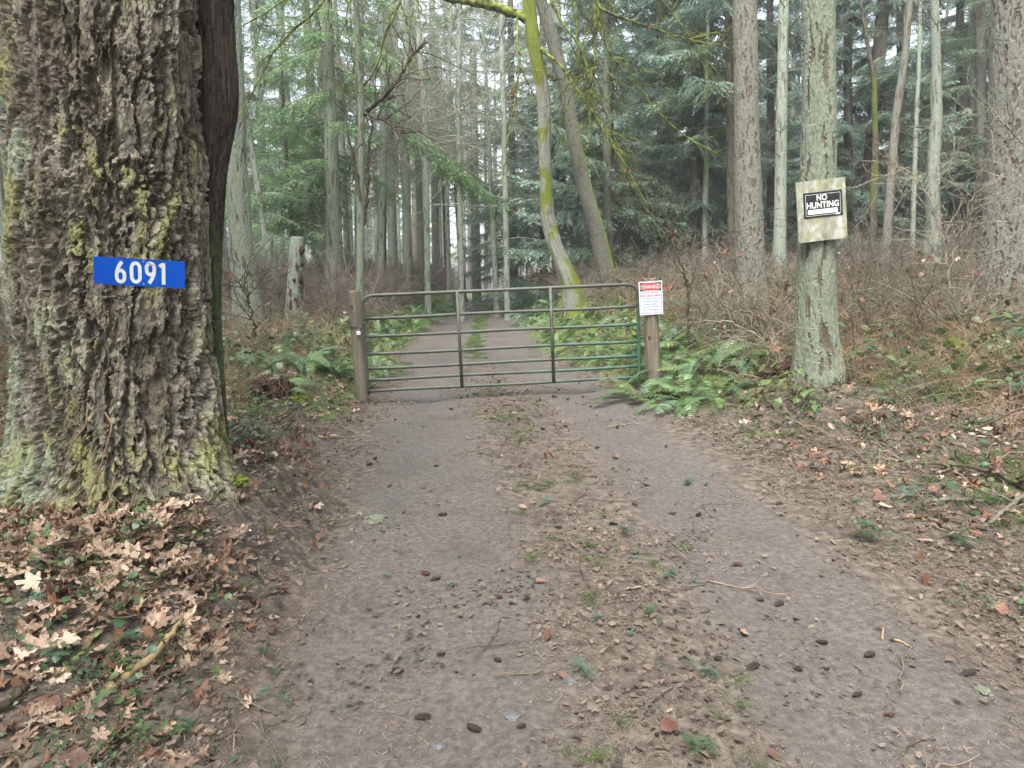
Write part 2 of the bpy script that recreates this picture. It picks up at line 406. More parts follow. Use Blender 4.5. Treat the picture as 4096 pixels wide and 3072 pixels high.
M['moss'] = mat('moss', [(.08, .11, .015), (.2, .26, .035)], 30, 4, .95, .8, 70, .1)
M['rot'] = mat('rot', [(.03, .02, .015), (.09, .05, .035)], 20, 5, .9, .6, 50)
M['stick_pale'] = mat('stick_pale', [(.2, .14, .07), (.34, .26, .13), (.24, .2, .1)], (12, 12, 12), 5, .8, .4, 60, .2)
M['stick_yellow'] = mat('stick_yellow', [(.3, .2, .1), (.42, .31, .18)], 20, 3, .7)
M['lichen'] = mat('lichen', [(.13, .14, .1), (.2, .22, .16)], 40, 4, .9, .5, 80)

# ------------------------------------------------------------------ scatter (for stuff only)
def scatter(name, label, P, rot, scl, idx, protos, cat=None):
    """one object of kind stuff: prototypes instanced on points"""
    pc = bpy.data.collections.new('source_'+name)
    for i, me in enumerate(protos):
        o = bpy.data.objects.new('%s_%02d' % (name, i), me); pc.objects.link(o)
    P = np.asarray(P, np.float32); me = bpy.data.meshes.new(name)
    me.vertices.add(len(P)); me.vertices.foreach_set('co', P.ravel())
    a = me.attributes.new('rot', 'FLOAT_VECTOR', 'POINT'); a.data.foreach_set('vector', np.asarray(rot, np.float32).ravel())
    a = me.attributes.new('scl', 'FLOAT', 'POINT'); a.data.foreach_set('value', np.asarray(scl, np.float32))
    a = me.attributes.new('idx', 'INT', 'POINT'); a.data.foreach_set('value', np.asarray(idx, np.int32))
    o = obj(name, me); tag(o, label, cat, kind='stuff')
    ng = bpy.data.node_groups.new(name, 'GeometryNodeTree')
    ng.interface.new_socket('Geometry', in_out='INPUT', socket_type='NodeSocketGeometry')
    ng.interface.new_socket('Geometry', in_out='OUTPUT', socket_type='NodeSocketGeometry')
    N = ng.nodes; Lk = ng.links
    gi = N.new('NodeGroupInput'); go = N.new('NodeGroupOutput'); ip = N.new('GeometryNodeInstanceOnPoints'); ci = N.new('GeometryNodeCollectionInfo')
    ci.inputs['Collection'].default_value = pc; ci.inputs['Separate Children'].default_value = True; ci.inputs['Reset Children'].default_value = True
    def na(n, ty):
        x = N.new('GeometryNodeInputNamedAttribute'); x.data_type = ty; x.inputs['Name'].default_value = n; return x.outputs['Attribute']
    er = N.new('FunctionNodeEulerToRotation'); Lk.new(na('rot', 'FLOAT_VECTOR'), er.inputs[0]); Lk.new(er.outputs[0], ip.inputs['Rotation'])
    Lk.new(na('scl', 'FLOAT'), ip.inputs['Scale']); Lk.new(na('idx', 'INT'), ip.inputs['Instance Index'])
    ip.inputs['Pick Instance'].default_value = True
    Lk.new(gi.outputs[0], ip.inputs['Points']); Lk.new(ci.outputs[0], ip.inputs['Instance']); Lk.new(ip.outputs[0], go.inputs[0])
    md = o.modifiers.new('scatter', 'NODES'); md.node_group = ng
    return o

def spots(n, x0, x1, y0, y1, fn, rng, ypow=1.0, cone=True):
    """random ground spots accepted with probability fn(x,y)"""
    out = []
    got = 0
    for _ in range(200):
        u = rng.uniform(0, 1, n*2); y = y0+(y1-y0)*u**ypow; x = rng.uniform(x0, x1, n*2)
        k = rng.uniform(0, 1, n*2) < fn(x, y)
        if cone: k &= np.abs(x) < .86*np.maximum(y, .5)+.6
        k &= ((x+2.17)**2+(y-3.75)**2) > .56**2
        out.append(np.stack([x[k], y[k]], 1)); got += k.sum()
        if got >= n: break
    return np.concatenate(out)[:n]

# ------------------------------------------------------------------ ground
def build_ground():
    k = 5.2; n = 560
    s = np.linspace(-1, 1, n); xs = np.sinh(k*s)/np.sinh(k)*150
    y1 = 1.4*np.exp(np.linspace(0, math.log(150/1.4), 450))
    ys = np.concatenate([np.linspace(-20, 1.3, 40), y1])
    X, Y = np.meshgrid(xs, ys)
    Z = gz(X, Y)
    V = np.stack([X, Y, Z], -1).reshape(-1, 3)
    r, c = len(ys), len(xs)
    a = (np.arange(r-1)[:, None]*c+np.arange(c-1)[None]).ravel()
    Fq = np.stack([a, a+1, a+c+1, a+c], -1)
    x, y = X.ravel(), Y.ravel()
    inside = 1-sstep(-.3, .15, np.maximum(EL(y)-x, x-ER(y)))
    dl = np.abs(x-RL(y)); dr = np.abs(x-RR(y))
    wl = np.interp(y, [0, 3, 6, 9, 16], [.9, .65, .5, .55, 1.0]); wr = np.interp(y, [0, 3, 6, 9, 16], [.6, .5, .45, .5, 1.0])
    tr = np.maximum(1-sstep(wl*.45, wl*1.3, dl), 1-sstep(wr*.45, wr*1.3, dr))
    track = inside*(.18+.82*tr)
    moss = np.zeros_like(x)
    mid = (RL(y)+RR(y))/2
    moss += .75*np.exp(-((x-mid)/.26)**2)*sstep(15, 19, y)*(1-sstep(34, 40, y))
    moss += .08*np.exp(-((x-mid)/.3)**2)
    sd_ = np.maximum(EL(y)-x, x-ER(y)); moss += .85*sstep(-.1, .3, sd_)*sstep(3.5, 1.5, sd_)*sstep(5, 8.5, y)
    me = mesh('ground', V, [Fq], [M['ground']], None, dict(track=track, moss=moss))
    o = obj('ground', me); tag(o, kind='structure')
build_ground()

# ------------------------------------------------------------------ trunks
def crack_field(x, y, z, s, st, seed):
    """1 on bark plates, 0 in the furrows between"""
    hf = .35*pn(x/s*4, y/s*4, z/s*2.5, seed+50)
    w = .6*pn(x/s/2.5, y/s/2.5, z/s/st*1.4, seed+40)
    a = pn(x/s+w+hf, y/s-w+hf, z/(s*st)+hf*.3, seed)+.3*pn(x/s*2.3+hf, y/s*2.3, z/(s*st)*2.7, seed+5)
    b = pn(x/s*2.1+hf, y/s*2.1-hf, z/(s*st)*2.2, seed+7)
    return np.clip(sstep(-.30, -.16, a)*(.55+.45*sstep(-.30, -.12, b)), 0, 1)

def trunk_mesh(C, R, seg, dz, amp, s, st, seed, matl, flare=0., flare_h=.4, moss=None, off=(0, 0, 0), lumps=.03, hole=None):
    C = np.asarray(C, float); R = np.asarray(R, float)
    o = np.argsort(C[:, 2]); C = C[o]; R = R[o]
    n = max(4, int((C[-1, 2]-C[0, 2])/dz)); zz = np.linspace(C[0, 2], C[-1, 2], n)
    cx = np.interp(zz, C[:, 2], C[:, 0]); cy = np.interp(zz, C[:, 2], C[:, 1]); rr = np.interp(zz, C[:, 2], R)
    w = max(1, int(.35/dz))
    if w > 1:
        ker = np.ones(w)/w
        sm = lambda q: np.convolve(np.pad(q, (w//2, w-1-w//2), 'edge'), ker, 'valid')
        cx, cy, rr = sm(cx), sm(cy), sm(rr)
    th = np.arange(seg)*2*math.pi/seg
    T, Zg = np.meshgrid(th, zz); RR_ = np.repeat(rr[:, None], seg, 1)
    ct, stn = np.cos(T), np.sin(T)
    x0, y0 = ct*RR_, stn*RR_
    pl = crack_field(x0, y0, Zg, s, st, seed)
    h = Zg-zz[0]
    r = RR_*(1+lumps*2*pn(ct*1.2, stn*1.2, Zg*.7, seed+9)+lumps*pn(ct*3, stn*3, Zg*2, seed+3))
    if flare: r = r+flare*np.exp(-np.clip(h-.25, 0, 9)/flare_h)*(1+.9*pn(ct*2.0, stn*2.0, 0*Zg, seed+21))
    r = r-amp*(1-pl)+amp*.35*fbm(x0/s*2.4, y0/s*2.4, Zg/s/1.2, 4, seed+13, .65)
    V = np.stack([cx[:, None]+ct*r, cy[:, None]+stn*r, Zg], -1).reshape(-1, 3)-np.array(off)
    i = np.arange(n-1)[:, None]*seg; j = np.arange(seg)[None]; j2 = (j+1) % seg
    Fq = np.stack([i+j, i+j2, i+j2+seg, i+j+seg], -1).reshape(-1, 4)
    top = np.arange(seg)[None]+(n-1)*seg
    mo = np.zeros(n*seg) if moss is None else moss(T, Zg, x0, y0).ravel()
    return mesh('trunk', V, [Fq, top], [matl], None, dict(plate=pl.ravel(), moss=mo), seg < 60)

def big_tree():
    base = (-2.17, 3.75, g(-2.17, 3.75))
    t = thing('old_fir_tree', 'huge old fir trunk with deeply furrowed mossy bark at the left edge of the track', 'tree', base)
    z0 = .1; n = 620; seg = 640
    zz = np.linspace(z0, 5.6, n)
    cx = np.interp(zz, [0, .5, 1.6, 3.05, 6], [-2.2, -2.19, -2.17, -2.085, -1.95]); rr = np.interp(zz, [0, .45, .62, .85, 1.2, 1.65, 3.05, 6], [.56, .56, .54, .505, .485, .475, .437, .41])
    th = np.arange(seg)*2*math.pi/seg
    T, Z = np.meshgrid(th, zz); R = np.repeat(rr[:, None], seg, 1); ct, st = np.cos(T), np.sin(T); x0, y0 = ct*R, st*R
    # plates split by deep furrows, each plate standing at its own height, flaking in layers
    w1 = fbm(x0*5, y0*5, Z*1.6, 3, 31); w2 = fbm(x0*5, y0*5, Z*1.6, 3, 37)
    rg1 = .30*fbm(x0/.035, y0/.035, Z/.05, 3, 41, .6); rg2 = .30*fbm(x0/.035, y0/.035, Z/.05, 3, 45, .6)
    F1, F2, ID = worley(x0/.105+w1*.9+rg1, y0/.105+w2*.9+rg2, Z/.62+w1*.8+rg2*.6, 3)
    G1, G2, JD = worley(x0/.05+w2*1.3+rg2, y0/.05+w1*1.3+rg1, Z/.19+w2*1.1+rg1, 9)
    H1, H2, KD = worley(x0/.02+w1*2+rg1*2, y0/.02+w2*2+rg2*2, Z/.035+w1*2, 21)
    gap = sstep(.03, .22, F2-F1); gap2 = sstep(.0, .12, G2-G1)
    pn1 = pn(x0/.07+w1+rg1, y0/.07-w1+rg2, Z/.40+w2, 2)+.55*pn(x0/.036+w2*2, y0/.036, Z/.12+w1*2, 12)
    pit = 1-sstep(-.34, -.18, pn1)
    plate = (.3+.7*gap)*(1-.9*pit)*(.88+.12*gap2)
    r = R*(1+.05*pn(ct*1.1, st*1.1, Z*.6, 4)+.035*pn(ct*2.6, st*2.6, Z*1.5, 8))
    r = r-.064*(1-plate)+.03*(ID-.5)*gap+.018*(JD-.5)*gap2+.007*(KD-.5)+.006*fbm(x0/.018, y0/.018, Z/.03, 3, 51, .7)
    # swelling band across the middle and root buttresses
    r = r+.03*np.exp(-((Z-1.95-.15*np.sin(T*3))/.18)**2)*sstep(-.1, .3, pn(ct*2, st*2, Z*2, 19))
    r = r+.045*np.exp(-np.clip(Z-.55, 0, 9)/.16)*(.45+1.4*sstep(-.15, .4, pn(ct*1.9, st*1.9, 0*Z+.3, 90)))
    r = r+.03*np.exp(-((np.mod(T-(-.15)+math.pi, 2*math.pi)-math.pi)/.3)**2)*np.exp(-np.clip(Z-.45, 0, 9)/.16)
    V = np.stack([cx[:, None]+ct*r, 3.75+st*r, Z], -1).reshape(-1, 3)
    i = np.arange(n-1)[:, None]*seg; j = np.arange(seg)[None]; j2 = (j+1) % seg
    Fq = np.stack([i+j, i+j2, i+j2+seg, i+j+seg], -1).reshape(-1, 4)
    # lichen towards the left side and at the foot, moss around the middle swelling and low down
    left = sstep(.1, .9, -ct*.8-st*.3)
    nz = fbm(x0*4, y0*4, Z*2.2, 4, 101)
    lich = (.2+.5*left*sstep(3.2, .8, Z)+.35*np.exp(-((Z-.66)/.16)**2)*(st < 0)+nz*.75)*(.35+.65*plate)
    nz2 = fbm(x0*5, y0*5, Z*3, 4, 131)
    mo = (.33+.36*sstep(1.15, .55, Z)+.38*np.exp(-((Z-1.98)/.24)**2)*sstep(0, .8, -st)+.08*left+nz2*.8)*(.4+.6*plate)
    me = mesh('trunk', V-np.array(base), [Fq], [M['big_bark']], None, dict(lichen=lich.ravel(), moss=mo.ravel(), plate=plate.ravel(), tone=(.5*ID+.3*JD+.2*KD).ravel()), False)
    obj('trunk', me, t)
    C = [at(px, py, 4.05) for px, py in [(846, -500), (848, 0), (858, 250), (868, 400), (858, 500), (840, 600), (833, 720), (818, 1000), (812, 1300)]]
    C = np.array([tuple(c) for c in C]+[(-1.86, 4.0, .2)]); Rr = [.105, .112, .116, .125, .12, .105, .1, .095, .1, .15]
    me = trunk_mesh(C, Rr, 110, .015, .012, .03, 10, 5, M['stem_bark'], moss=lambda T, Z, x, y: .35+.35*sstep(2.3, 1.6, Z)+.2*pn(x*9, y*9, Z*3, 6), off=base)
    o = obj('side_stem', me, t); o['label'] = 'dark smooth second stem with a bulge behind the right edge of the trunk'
    # loose vine stems on the bark and on the ground at the foot
    m = MB()
    for pts, r in (([(245, 1890, 3.2), (290, 1770, 3.18), (345, 1700, 3.16), (350, 1610, 3.2)], .004),
                   ([(350, 1985, 3.1), (400, 1875, 3.08), (450, 1700, 3.1), (420, 1650, 3.2)], .004)):
        m.tubes(spline([tuple(at(*p)) for p in pts], 14), np.full(14, r), 4)
    tag(m.obj('vine', M['straw'], None), 'thin pale dead vine climbing the foot of the huge fir trunk', 'vine')

def spline(P, n):
    P = np.asarray(P, float); k = len(P)
    d = np.concatenate([[0], np.cumsum(np.linalg.norm(np.diff(P, axis=0), axis=1))]); u = np.linspace(0, d[-1], n*3)
    Q = np.stack([np.interp(u, d, P[:, i]) for i in range(3)], 1)
    w = max(1, int(n*3/(k-1)/2.5)); ker = np.ones(w)/w
    if w > 1:
        Qs = np.stack([np.convolve(np.pad(Q[:, i], (w//2, w-1-w//2), 'edge'), ker, 'valid') for i in range(3)], 1); Qs[0] = Q[0]; Qs[-1] = Q[-1]; Q = Qs
    return Q[np.linspace(0, len(Q)-1, n).astype(int)]
big_tree()

# ---- foliage prototypes
def bough(rng, kind, L=2.0):
    """flat drooping spray of small scale leaves as quads; grows along +x. Returns stems (tubes) and leaf quads"""
    m = MB()
    n = 12; s = np.linspace(0, 1, n)
    if kind == 'cedar': z = -.42*L*s**1.5+.22*L*s**3; 
    elif kind == 'fir': z = .06*L*s-.3*L*s**2
    else: z = .1*L*s-.12*L*s**2
    ax = np.stack([L*s, .1*L*(pn(s*2, 0, rng.rand()*99)), z], 1)
    m.tubes(ax[None], (.014*(1-.85*s))[None], 3, m=0)
    q = []
    nl = 30 if kind == 'cedar' else 24
    for i in range(nl):
        for sd_ in (-1, 1):
            t = (i+.3+rng.rand()*.7)/nl*.93+.07
            if rng.rand() < .12: continue
            p = np.array([np.interp(t, s, ax[:, k]) for k in range(3)])
            ll = L*.36*(1-t)**.7*(.35+.65*min(1, t*5))*rng.uniform(.6, 1.25)+.1
            a = sd_*math.radians(rng.uniform(42, 68)); dr = -rng.uniform(.15, .6) if kind != 'cedar' else -rng.uniform(.2, .75)
            d = np.array([math.cos(a), math.sin(a), dr]); d /= np.linalg.norm(d)
            ns = max(3, int(ll/(.048 if kind == 'cedar' else .042)))
            up = np.cross(d, np.cross([0, 0, 1.], d)); sdv = np.cross(d, up); sdv /= np.linalg.norm(sdv)
            for j in range(ns):
                u = (j+.5)/ns
                c = p+d*ll*u+np.array([0, 0, -.25*ll*u*u])
                for s2 in (-1, 1):
                    if rng.rand() < .1: continue
                    if kind == 'cedar': el = (.06+.11*(1-u))*rng.uniform(.7, 1.3); w = rng.uniform(.010, .019); b = 38
                    else: el = (.05+.06*(1-u))*rng.uniform(.7, 1.3); w = rng.uniform(.009, .016); b = 55
                    bb = math.radians(b+rng.uniform(-15, 15))
                    dd = d*math.cos(bb)+sdv*s2*math.sin(bb)+np.array([0, 0, -rng.uniform(.1, .5)])+rng.normal(size=3)*.1
                    dd /= np.linalg.norm(dd)
                    wv = np.cross(dd, up+rng.normal(size=3)*.45); wv /= np.linalg.norm(wv)+1e-9
                    q.append([c, c+dd*el*.5+wv*w, c+dd*el, c+dd*el*.5-wv*w])
    q = np.array(q); nq = len(q)
    m.add(q.reshape(-1, 3), np.arange(nq*4).reshape(-1, 4), None, 1)
    V = np.concatenate(m.V); Q = np.concatenate(m.Q); qm = np.concatenate(m.qm)
    return V, Q, qm

BG = RS(5)
BOUGH = {k: [bough(RS(20+i), k) for i in range(5)] for k in ('cedar', 'fir')}
def rotm(az, pitch, roll):
    ca, sa, cp, sp, cr, sr = math.cos(az), math.sin(az), math.cos(pitch), math.sin(pitch), math.cos(roll), math.sin(roll)
    Rz = np.array([[ca, -sa, 0], [sa, ca, 0], [0, 0, 1]]); Ry = np.array([[cp, 0, -sp], [0, 1, 0], [sp, 0, cp]]); Rx = np.array([[1, 0, 0], [0, cr, -sr], [0, sr, cr]])
    return Rz@Ry@Rx
def crown_arrays(kind, n, z0, z1, Lf, seed, pitch=(-.1, .3), azr=None):
    rng = RS(seed); Vs = []; Qs = []; qm = []; off = 0
    for i in range(n):
        z = z0+(z1-z0)*rng.rand()**.95; az = rng.uniform(0, 2*math.pi) if azr is None else rng.uniform(*azr)
        V, Q, m_ = BOUGH[kind][rng.randint(5)]
        L = Lf((z-z0)/(z1-z0))*rng.uniform(.65, 1.15)
        sc = L/2.0
        Rm = rotm(az, rng.uniform(*pitch), rng.uniform(-.35, .35))
        Vs.append((V*np.array([sc, sc**.6, sc**.8]))@Rm.T+np.array([math.cos(az)*.08, math.sin(az)*.08, z])); Qs.append(Q+off); qm.append(m_); off += len(V)
    return np.concatenate(Vs), np.concatenate(Qs), np.concatenate(qm)
def crown_mesh(kind, n, z0, z1, Lf, seed, fm, **kw):
    V, Q, qm = crown_arrays(kind, n, z0, z1, Lf, seed, **kw)
    return mesh('crown', V, [Q], [M['dark_branch'], M[fm]], [qm], None, False)
CR = {
    'cedar_a': crown_mesh('cedar', 96, .5, 15, lambda t: 3.6*(1-.6*t), 1, 'cedar'),
    'cedar_b': crown_mesh('cedar', 78, 1.5, 15, lambda t: 3.1*(1-.5*t), 2, 'cedar'),
    'fir_a': crown_mesh('fir', 80, 3.5, 15, lambda t: 2.8*(1-.35*t), 3, 'fir'),
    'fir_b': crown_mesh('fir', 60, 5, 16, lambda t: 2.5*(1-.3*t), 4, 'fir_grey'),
    'sparse': crown_mesh('fir', 26, 3.0, 13, lambda t: 2.4*(1-.2*t), 6, 'fir_grey', pitch=(-.35, .15)),
    'hemlock': crown_mesh('fir', 55, 2.0, 13, lambda t: 3.0*(1-.4*t), 8, 'fir', pitch=(-.3, .1)),
}
def bare_crown(seed, n0, z0, z1, L, matk, n1=6, n2=5, up=.15, r=.014):
    rng = RS(seed); m = MB()
    zz = rng.uniform(z0, z1, n0); P = np.zeros((1, 12, 3)); P[0, :, 2] = np.linspace(z0, z1, 12)
    P0, R0 = grow(P, np.full((1, 12), r*1.6), n0, (L*.5, L), (55, 95), 9, rng, .16, up, 0, 1, .7, .3)
    P1, R1 = grow(P0, R0, n0*n1, (L*.18, L*.5), (25, 60), 6, rng, .2, up, .2, 1, .65, .4, .003)
    P2, R2 = grow(P1, R1, n0*n1*n2, (L*.05, L*.2), (25, 65), 4, rng, .25, 0, .1, 1, .7, .5, .002)
    m.tubes(P0, R0, 4); m.tubes(P1, R1, 3); m.tubes(P2, R2, 3)
    return m.me('crown', [M[matk]])
CR['bare_pale'] = bare_crown(3, 34, 3.0, 13, 3.6, 'pale_branch', r=.02, up=-.1)
CR['bare_dark'] = bare_crown(4, 22, 4.0, 13, 2.6, 'dark_branch')
CR['dead_twigs'] = bare_crown(5, 26, 1.6, 11, 1.4, 'dark_branch', 4, 3, -.3, .010)

# ---- the trees one can tell apart: kind, material, Y, [(px,py,width)], label, crown
def px_tree(nm, label, matk, Y, pts, crown=None, seed=1, seg=28, dz=.07, amp=.012, s=.045, moss=None, top=3.5, flare=.05, cat='tree', extra=None, group=None, lumps=.03, broken=False, st=7):
    C = []; R = []
    for px, py, w in pts:
        p = at(px, py, Y); C.append(tuple(p)); R.append(w/2*pxm(px, py, Y))
    C = np.array(C)
    if not broken:
        d = (C[0]-C[1])/max(.01, C[0, 2]-C[1, 2]); C = np.vstack([C[0]+d*top, C]); R = [R[0]*.85]+R
    d = (C[-1]-C[-2])/(C[-1, 2]-C[-2, 2]); zb = g(C[-1, 0], Y)-.25
    pe = C[-1]+d*(zb-C[-1, 2]) if C[-1, 2] > zb else C[-1]+[0, 0, -.3]
    C = np.vstack([C, pe]); R = R+[R[-1]*1.08]
    bx, by = pe[0], Y; base = (bx, by, g(bx, by))
    t = thing(nm, label, cat, base, group)
    me = trunk_mesh(C, R, seg, dz, amp, s, st, seed, M[matk], flare=flare, flare_h=.3, moss=moss, off=base, lumps=lumps)
    obj('trunk', me, t)
    if crown:
        for ck, sc, dzz, rot in crown:
            top_i = C[0]
            obj('crown', CR[ck], t, loc=((C[1, 0]-base[0])*.6, 0, dzz-base[2]), rot=(0, 0, rot), scale=sc)
    return t, base

low = lambda z0, z1, a=.9: (lambda T, Z, x, y: a*sstep(z1, z0, Z)+.1)
# nearest: the tree that carries the hunting board
T18, B18 = px_tree('fir_tree', 'straight lichen covered trunk that carries the hunting board on the right bank', 'bark_green', 7.5,
    [(3273, 0, 123), (3276, 464, 130), (3265, 1000, 140), (3265, 1300, 152), (3275, 1500, 172)], seed=3, seg=170, dz=.014, amp=.02, s=.06, flare=.05, top=1.6, lumps=.035, st=7)
px_tree('fir_tree', 'pinkish grey furrowed trunk left of the hunting board with a few old branch stubs', 'bark_red', 12.0,
    [(2980, 0, 92), (2986, 464, 95), (2996, 862, 108), (3000, 1100, 122)], seed=4, seg=96, dz=.025, amp=.016, s=.045, st=5, crown=[('dead_twigs', .6, 1, 1)])
px_tree('fir_tree', 'thick furrowed trunk cut by the right edge of the photograph', 'bark_red', 11.0,
    [(4078, 0, 190), (4072, 464, 200), (4062, 862, 215), (4055, 1050, 240)], seed=6, seg=150, dz=.022, amp=.024, s=.06, st=5)
px_tree('alder_tree', 'pale blotchy trunk between the pinkish fir and the board tree', 'bark_pale', 16.0,
    [(3135, 0, 38), (3126, 464, 42), (3120, 900, 48), (3118, 1050, 52)], seed=7, seg=40, amp=.006, crown=[('bare_dark', .7, 1, 2)])
px_tree('fir_tree', 'dark narrow trunk behind the left side of the pinkish fir', 'bark_dark', 19.0,
    [(2912, 0, 30), (2922, 464, 32), (2926, 900, 34)], seed=8, crown=[('cedar_b', .9, 5.5, 1.0)])
px_tree('broken_alder', 'thin dark mossy broken trunk with burls right of the board tree', 'bark_dark', 17.0,
    [(3440, 0, 13), (3470, 180, 15), (3497, 340, 20), (3502, 600, 24), (3492, 930, 26)], seed=9, moss=lambda T, Z, x, y: .55+.8*pn(x, y, Z*1.4, 3), lumps=.16, crown=[('dead_twigs', .6, 1, 0)])
px_tree('alder_tree', 'slim trunk leaning right in the gap right of the board tree', 'bark_red', 14.0,
    [(3639, 0, 24), (3620, 232, 27), (3585, 464, 32), (3563, 730, 32), (3545, 995, 34)], seed=10, amp=.006, crown=[('dead_twigs', .5, 2, 3)])
px_tree('alder_tree', 'very thin pale pole tree right of the leaning trunk', 'bark_pale', 19.0,
    [(3681, 0, 13), (3676, 250, 15), (3663, 530, 17), (3650, 962, 19)], seed=11, amp=.004)
px_tree('maple_tree', 'crooked grey trunk with knots and one mossy side branch near the right edge', 'bark_pale', 15.0,
    [(3738, 0, 28), (3742, 150, 34), (3746, 464, 42), (3730, 700, 50), (3734, 928, 56), (3732, 1040, 62)], seed=12, lumps=.09, amp=.01, crown=[('bare_dark', .6, 1.5, 1)])
px_tree('fir_tree', 'hazy brown trunk between the crooked maple and the thick trunk at the right edge', 'bark_red', 22.0,
    [(3922, 0, 35), (3926, 464, 36), (3930, 800, 38)], seed=13, crown=[('fir_b', .9, 0, 2)])
px_tree('alder_tree', 'pale thin trunk just left of the hazy brown trunk on the right', 'bark_pale', 24.0,
    [(3884, 0, 16), (3890, 464, 19), (3893, 900, 22)], seed=14, crown=[('bare_dark', .8, 0, 4)])
px_tree('cedar_tree', 'slender brown stem in front of the blue green cedars, left one of the pair', 'bark_red', 21.0,
    [(2774, 0, 20), (2777, 464, 23), (2779, 950, 27)], seed=15, crown=[('cedar_b', .8, 4.5, 3)])
px_tree('alder_tree', 'pale slender stem in front of the blue green cedars, right one of the pair', 'bark_pale', 20.0,
    [(2832, 0, 14), (2826, 500, 17), (2820, 960, 22)], seed=16)
px_tree('cedar_tree', 'dark reddish cedar trunk wrapped in drooping blue green boughs behind the leaning pair', 'bark_red', 22.0,
    [(2425, 0, 30), (2428, 400, 34), (2432, 870, 38)], seed=17, crown=[('cedar_a', 1.0, 0, 0.4)])
# left group
px_tree('fir_tree', 'pale grey furrowed trunk directly right of the huge fir', 'bark_green', 14.0,
    [(925, 0, 70), (935, 235, 74), (947, 700, 82), (968, 1000, 92), (985, 1200, 108)], seed=18, seg=96, dz=.03, amp=.018, s=.06, top=2.5, crown=[('dead_twigs', .6, 1, 2)])
px_tree('fir_tree', 'straight grey green trunk midway between the huge fir and the left gate post', 'bark_green', 19.0,
    [(1305, 0, 44), (1307, 80, 44), (1325, 550, 52), (1330, 1000, 56), (1336, 1225, 66)], seed=19, seg=80, dz=.035, amp=.018, s=.07, moss=low(1.1, 2.2, .7), crown=[('hemlock', .9, 1.5, 1)])
px_tree('fir_tree', 'grey trunk leaning behind the left side of the straight grey green one', 'bark_red', 24.0,
    [(1222, 0, 30), (1240, 300, 34), (1268, 650, 38), (1295, 1050, 42)], seed=20, crown=[('fir_a', 1.0, 0, 2)])
px_tree('alder_tree', 'smooth slender trunk above the left gate post with one branch rising right', 'bark_green', 12.5,
    [(1424, 0, 24), (1436, 260, 26), (1447, 470, 27), (1443, 800, 28), (1440, 1160, 32)], seed=21, seg=36, amp=.004, top=2)
px_tree('alder_tree', 'thin trunk leaning left between the pale fir and the woodpecker snag', 'bark_pale', 18.0,
    [(978, 430, 20), (1030, 750, 24), (1062, 950, 27), (1105, 1180, 34)], seed=22, crown=[('sparse', .6, 1.0, 2)], top=2.5)
px_tree('fir_tree', 'thin dark trunk rising behind the woodpecker snag', 'bark_dark', 20.0,
    [(1138, 500, 14), (1155, 760, 17), (1172, 960, 19)], seed=23, top=1.5, crown=[('hemlock', .5, 1.5, 3)])
# centre, far
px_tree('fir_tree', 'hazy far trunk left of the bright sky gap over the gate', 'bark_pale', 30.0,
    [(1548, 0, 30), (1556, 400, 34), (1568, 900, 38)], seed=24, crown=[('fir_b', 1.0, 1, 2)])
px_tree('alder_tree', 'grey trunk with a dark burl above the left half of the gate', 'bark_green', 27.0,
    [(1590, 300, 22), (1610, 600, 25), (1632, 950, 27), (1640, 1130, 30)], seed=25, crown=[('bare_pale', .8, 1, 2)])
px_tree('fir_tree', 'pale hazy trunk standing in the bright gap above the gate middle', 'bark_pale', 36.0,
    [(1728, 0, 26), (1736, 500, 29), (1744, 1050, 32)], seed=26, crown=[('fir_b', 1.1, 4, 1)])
px_tree('alder_tree', 'white barked slender tree with pale bare side branches above the track end', 'bark_pale', 26.0,
    [(1938, 200, 13), (1945, 325, 14), (1954, 548, 17), (1968, 850, 19), (1983, 1150, 22)], seed=27, amp=.004, top=1.5, crown=[('bare_pale', 1.0, -.5, 1)])
px_tree('fir_tree', 'straight olive trunk beside the track where it disappears', 'bark_green', 33.0,
    [(1896, 500, 32), (1900, 800, 34), (1908, 1180, 38)], seed=28, crown=[('fir_a', 1.0, 3, 4)])
px_tree('fir_tree', 'dark trunk left of the olive trunk at the far end of the track', 'bark_dark', 35.0,
    [(1822, 700, 20), (1835, 900, 22), (1850, 1150, 25)], seed=29, top=6, crown=[('fir_a', .9, 3, 1)])
px_tree('cedar_tree', 'far cedar with grey green boughs right above the track end', 'bark_dark', 31.0,
    [(2045, 300, 26), (2050, 700, 28), (2056, 1120, 32)], seed=30, crown=[('cedar_a', .85, .8, 2.4)])
# cedars that fill the right half
for (px, Y, sc, ck, lab) in ((2170, 27, .8, 'cedar_b', 'cedar with drooping boughs behind the mossy maple trunk'),
                             (2640, 25, 1.0, 'cedar_a', 'cedar with drooping boughs between the leaning pair and the pinkish fir'),
                             (3080, 26, .95, 'cedar_a', 'cedar with drooping boughs behind the pale blotchy trunk'),
                             (3390, 23, .85, 'cedar_b', 'cedar whose boughs show just right of the board tree'),
                             (3600, 27, 1.0, 'cedar_a', 'cedar behind the slim leaning trunk on the right'),
                             (3840, 25, .9, 'cedar_b', 'cedar between the crooked maple and the thick right trunk'),
                             (4160, 21, .9, 'cedar_b', 'cedar behind the thick trunk at the right edge')):
    px_tree('cedar_tree', lab, 'bark_dark', Y, [(px, 0, 700/Y), (px+4, 900, 860/Y)], seed=int(px) % 97, crown=[(ck, sc, .3 if ck == 'cedar_a' else -1.0, px*.37)])

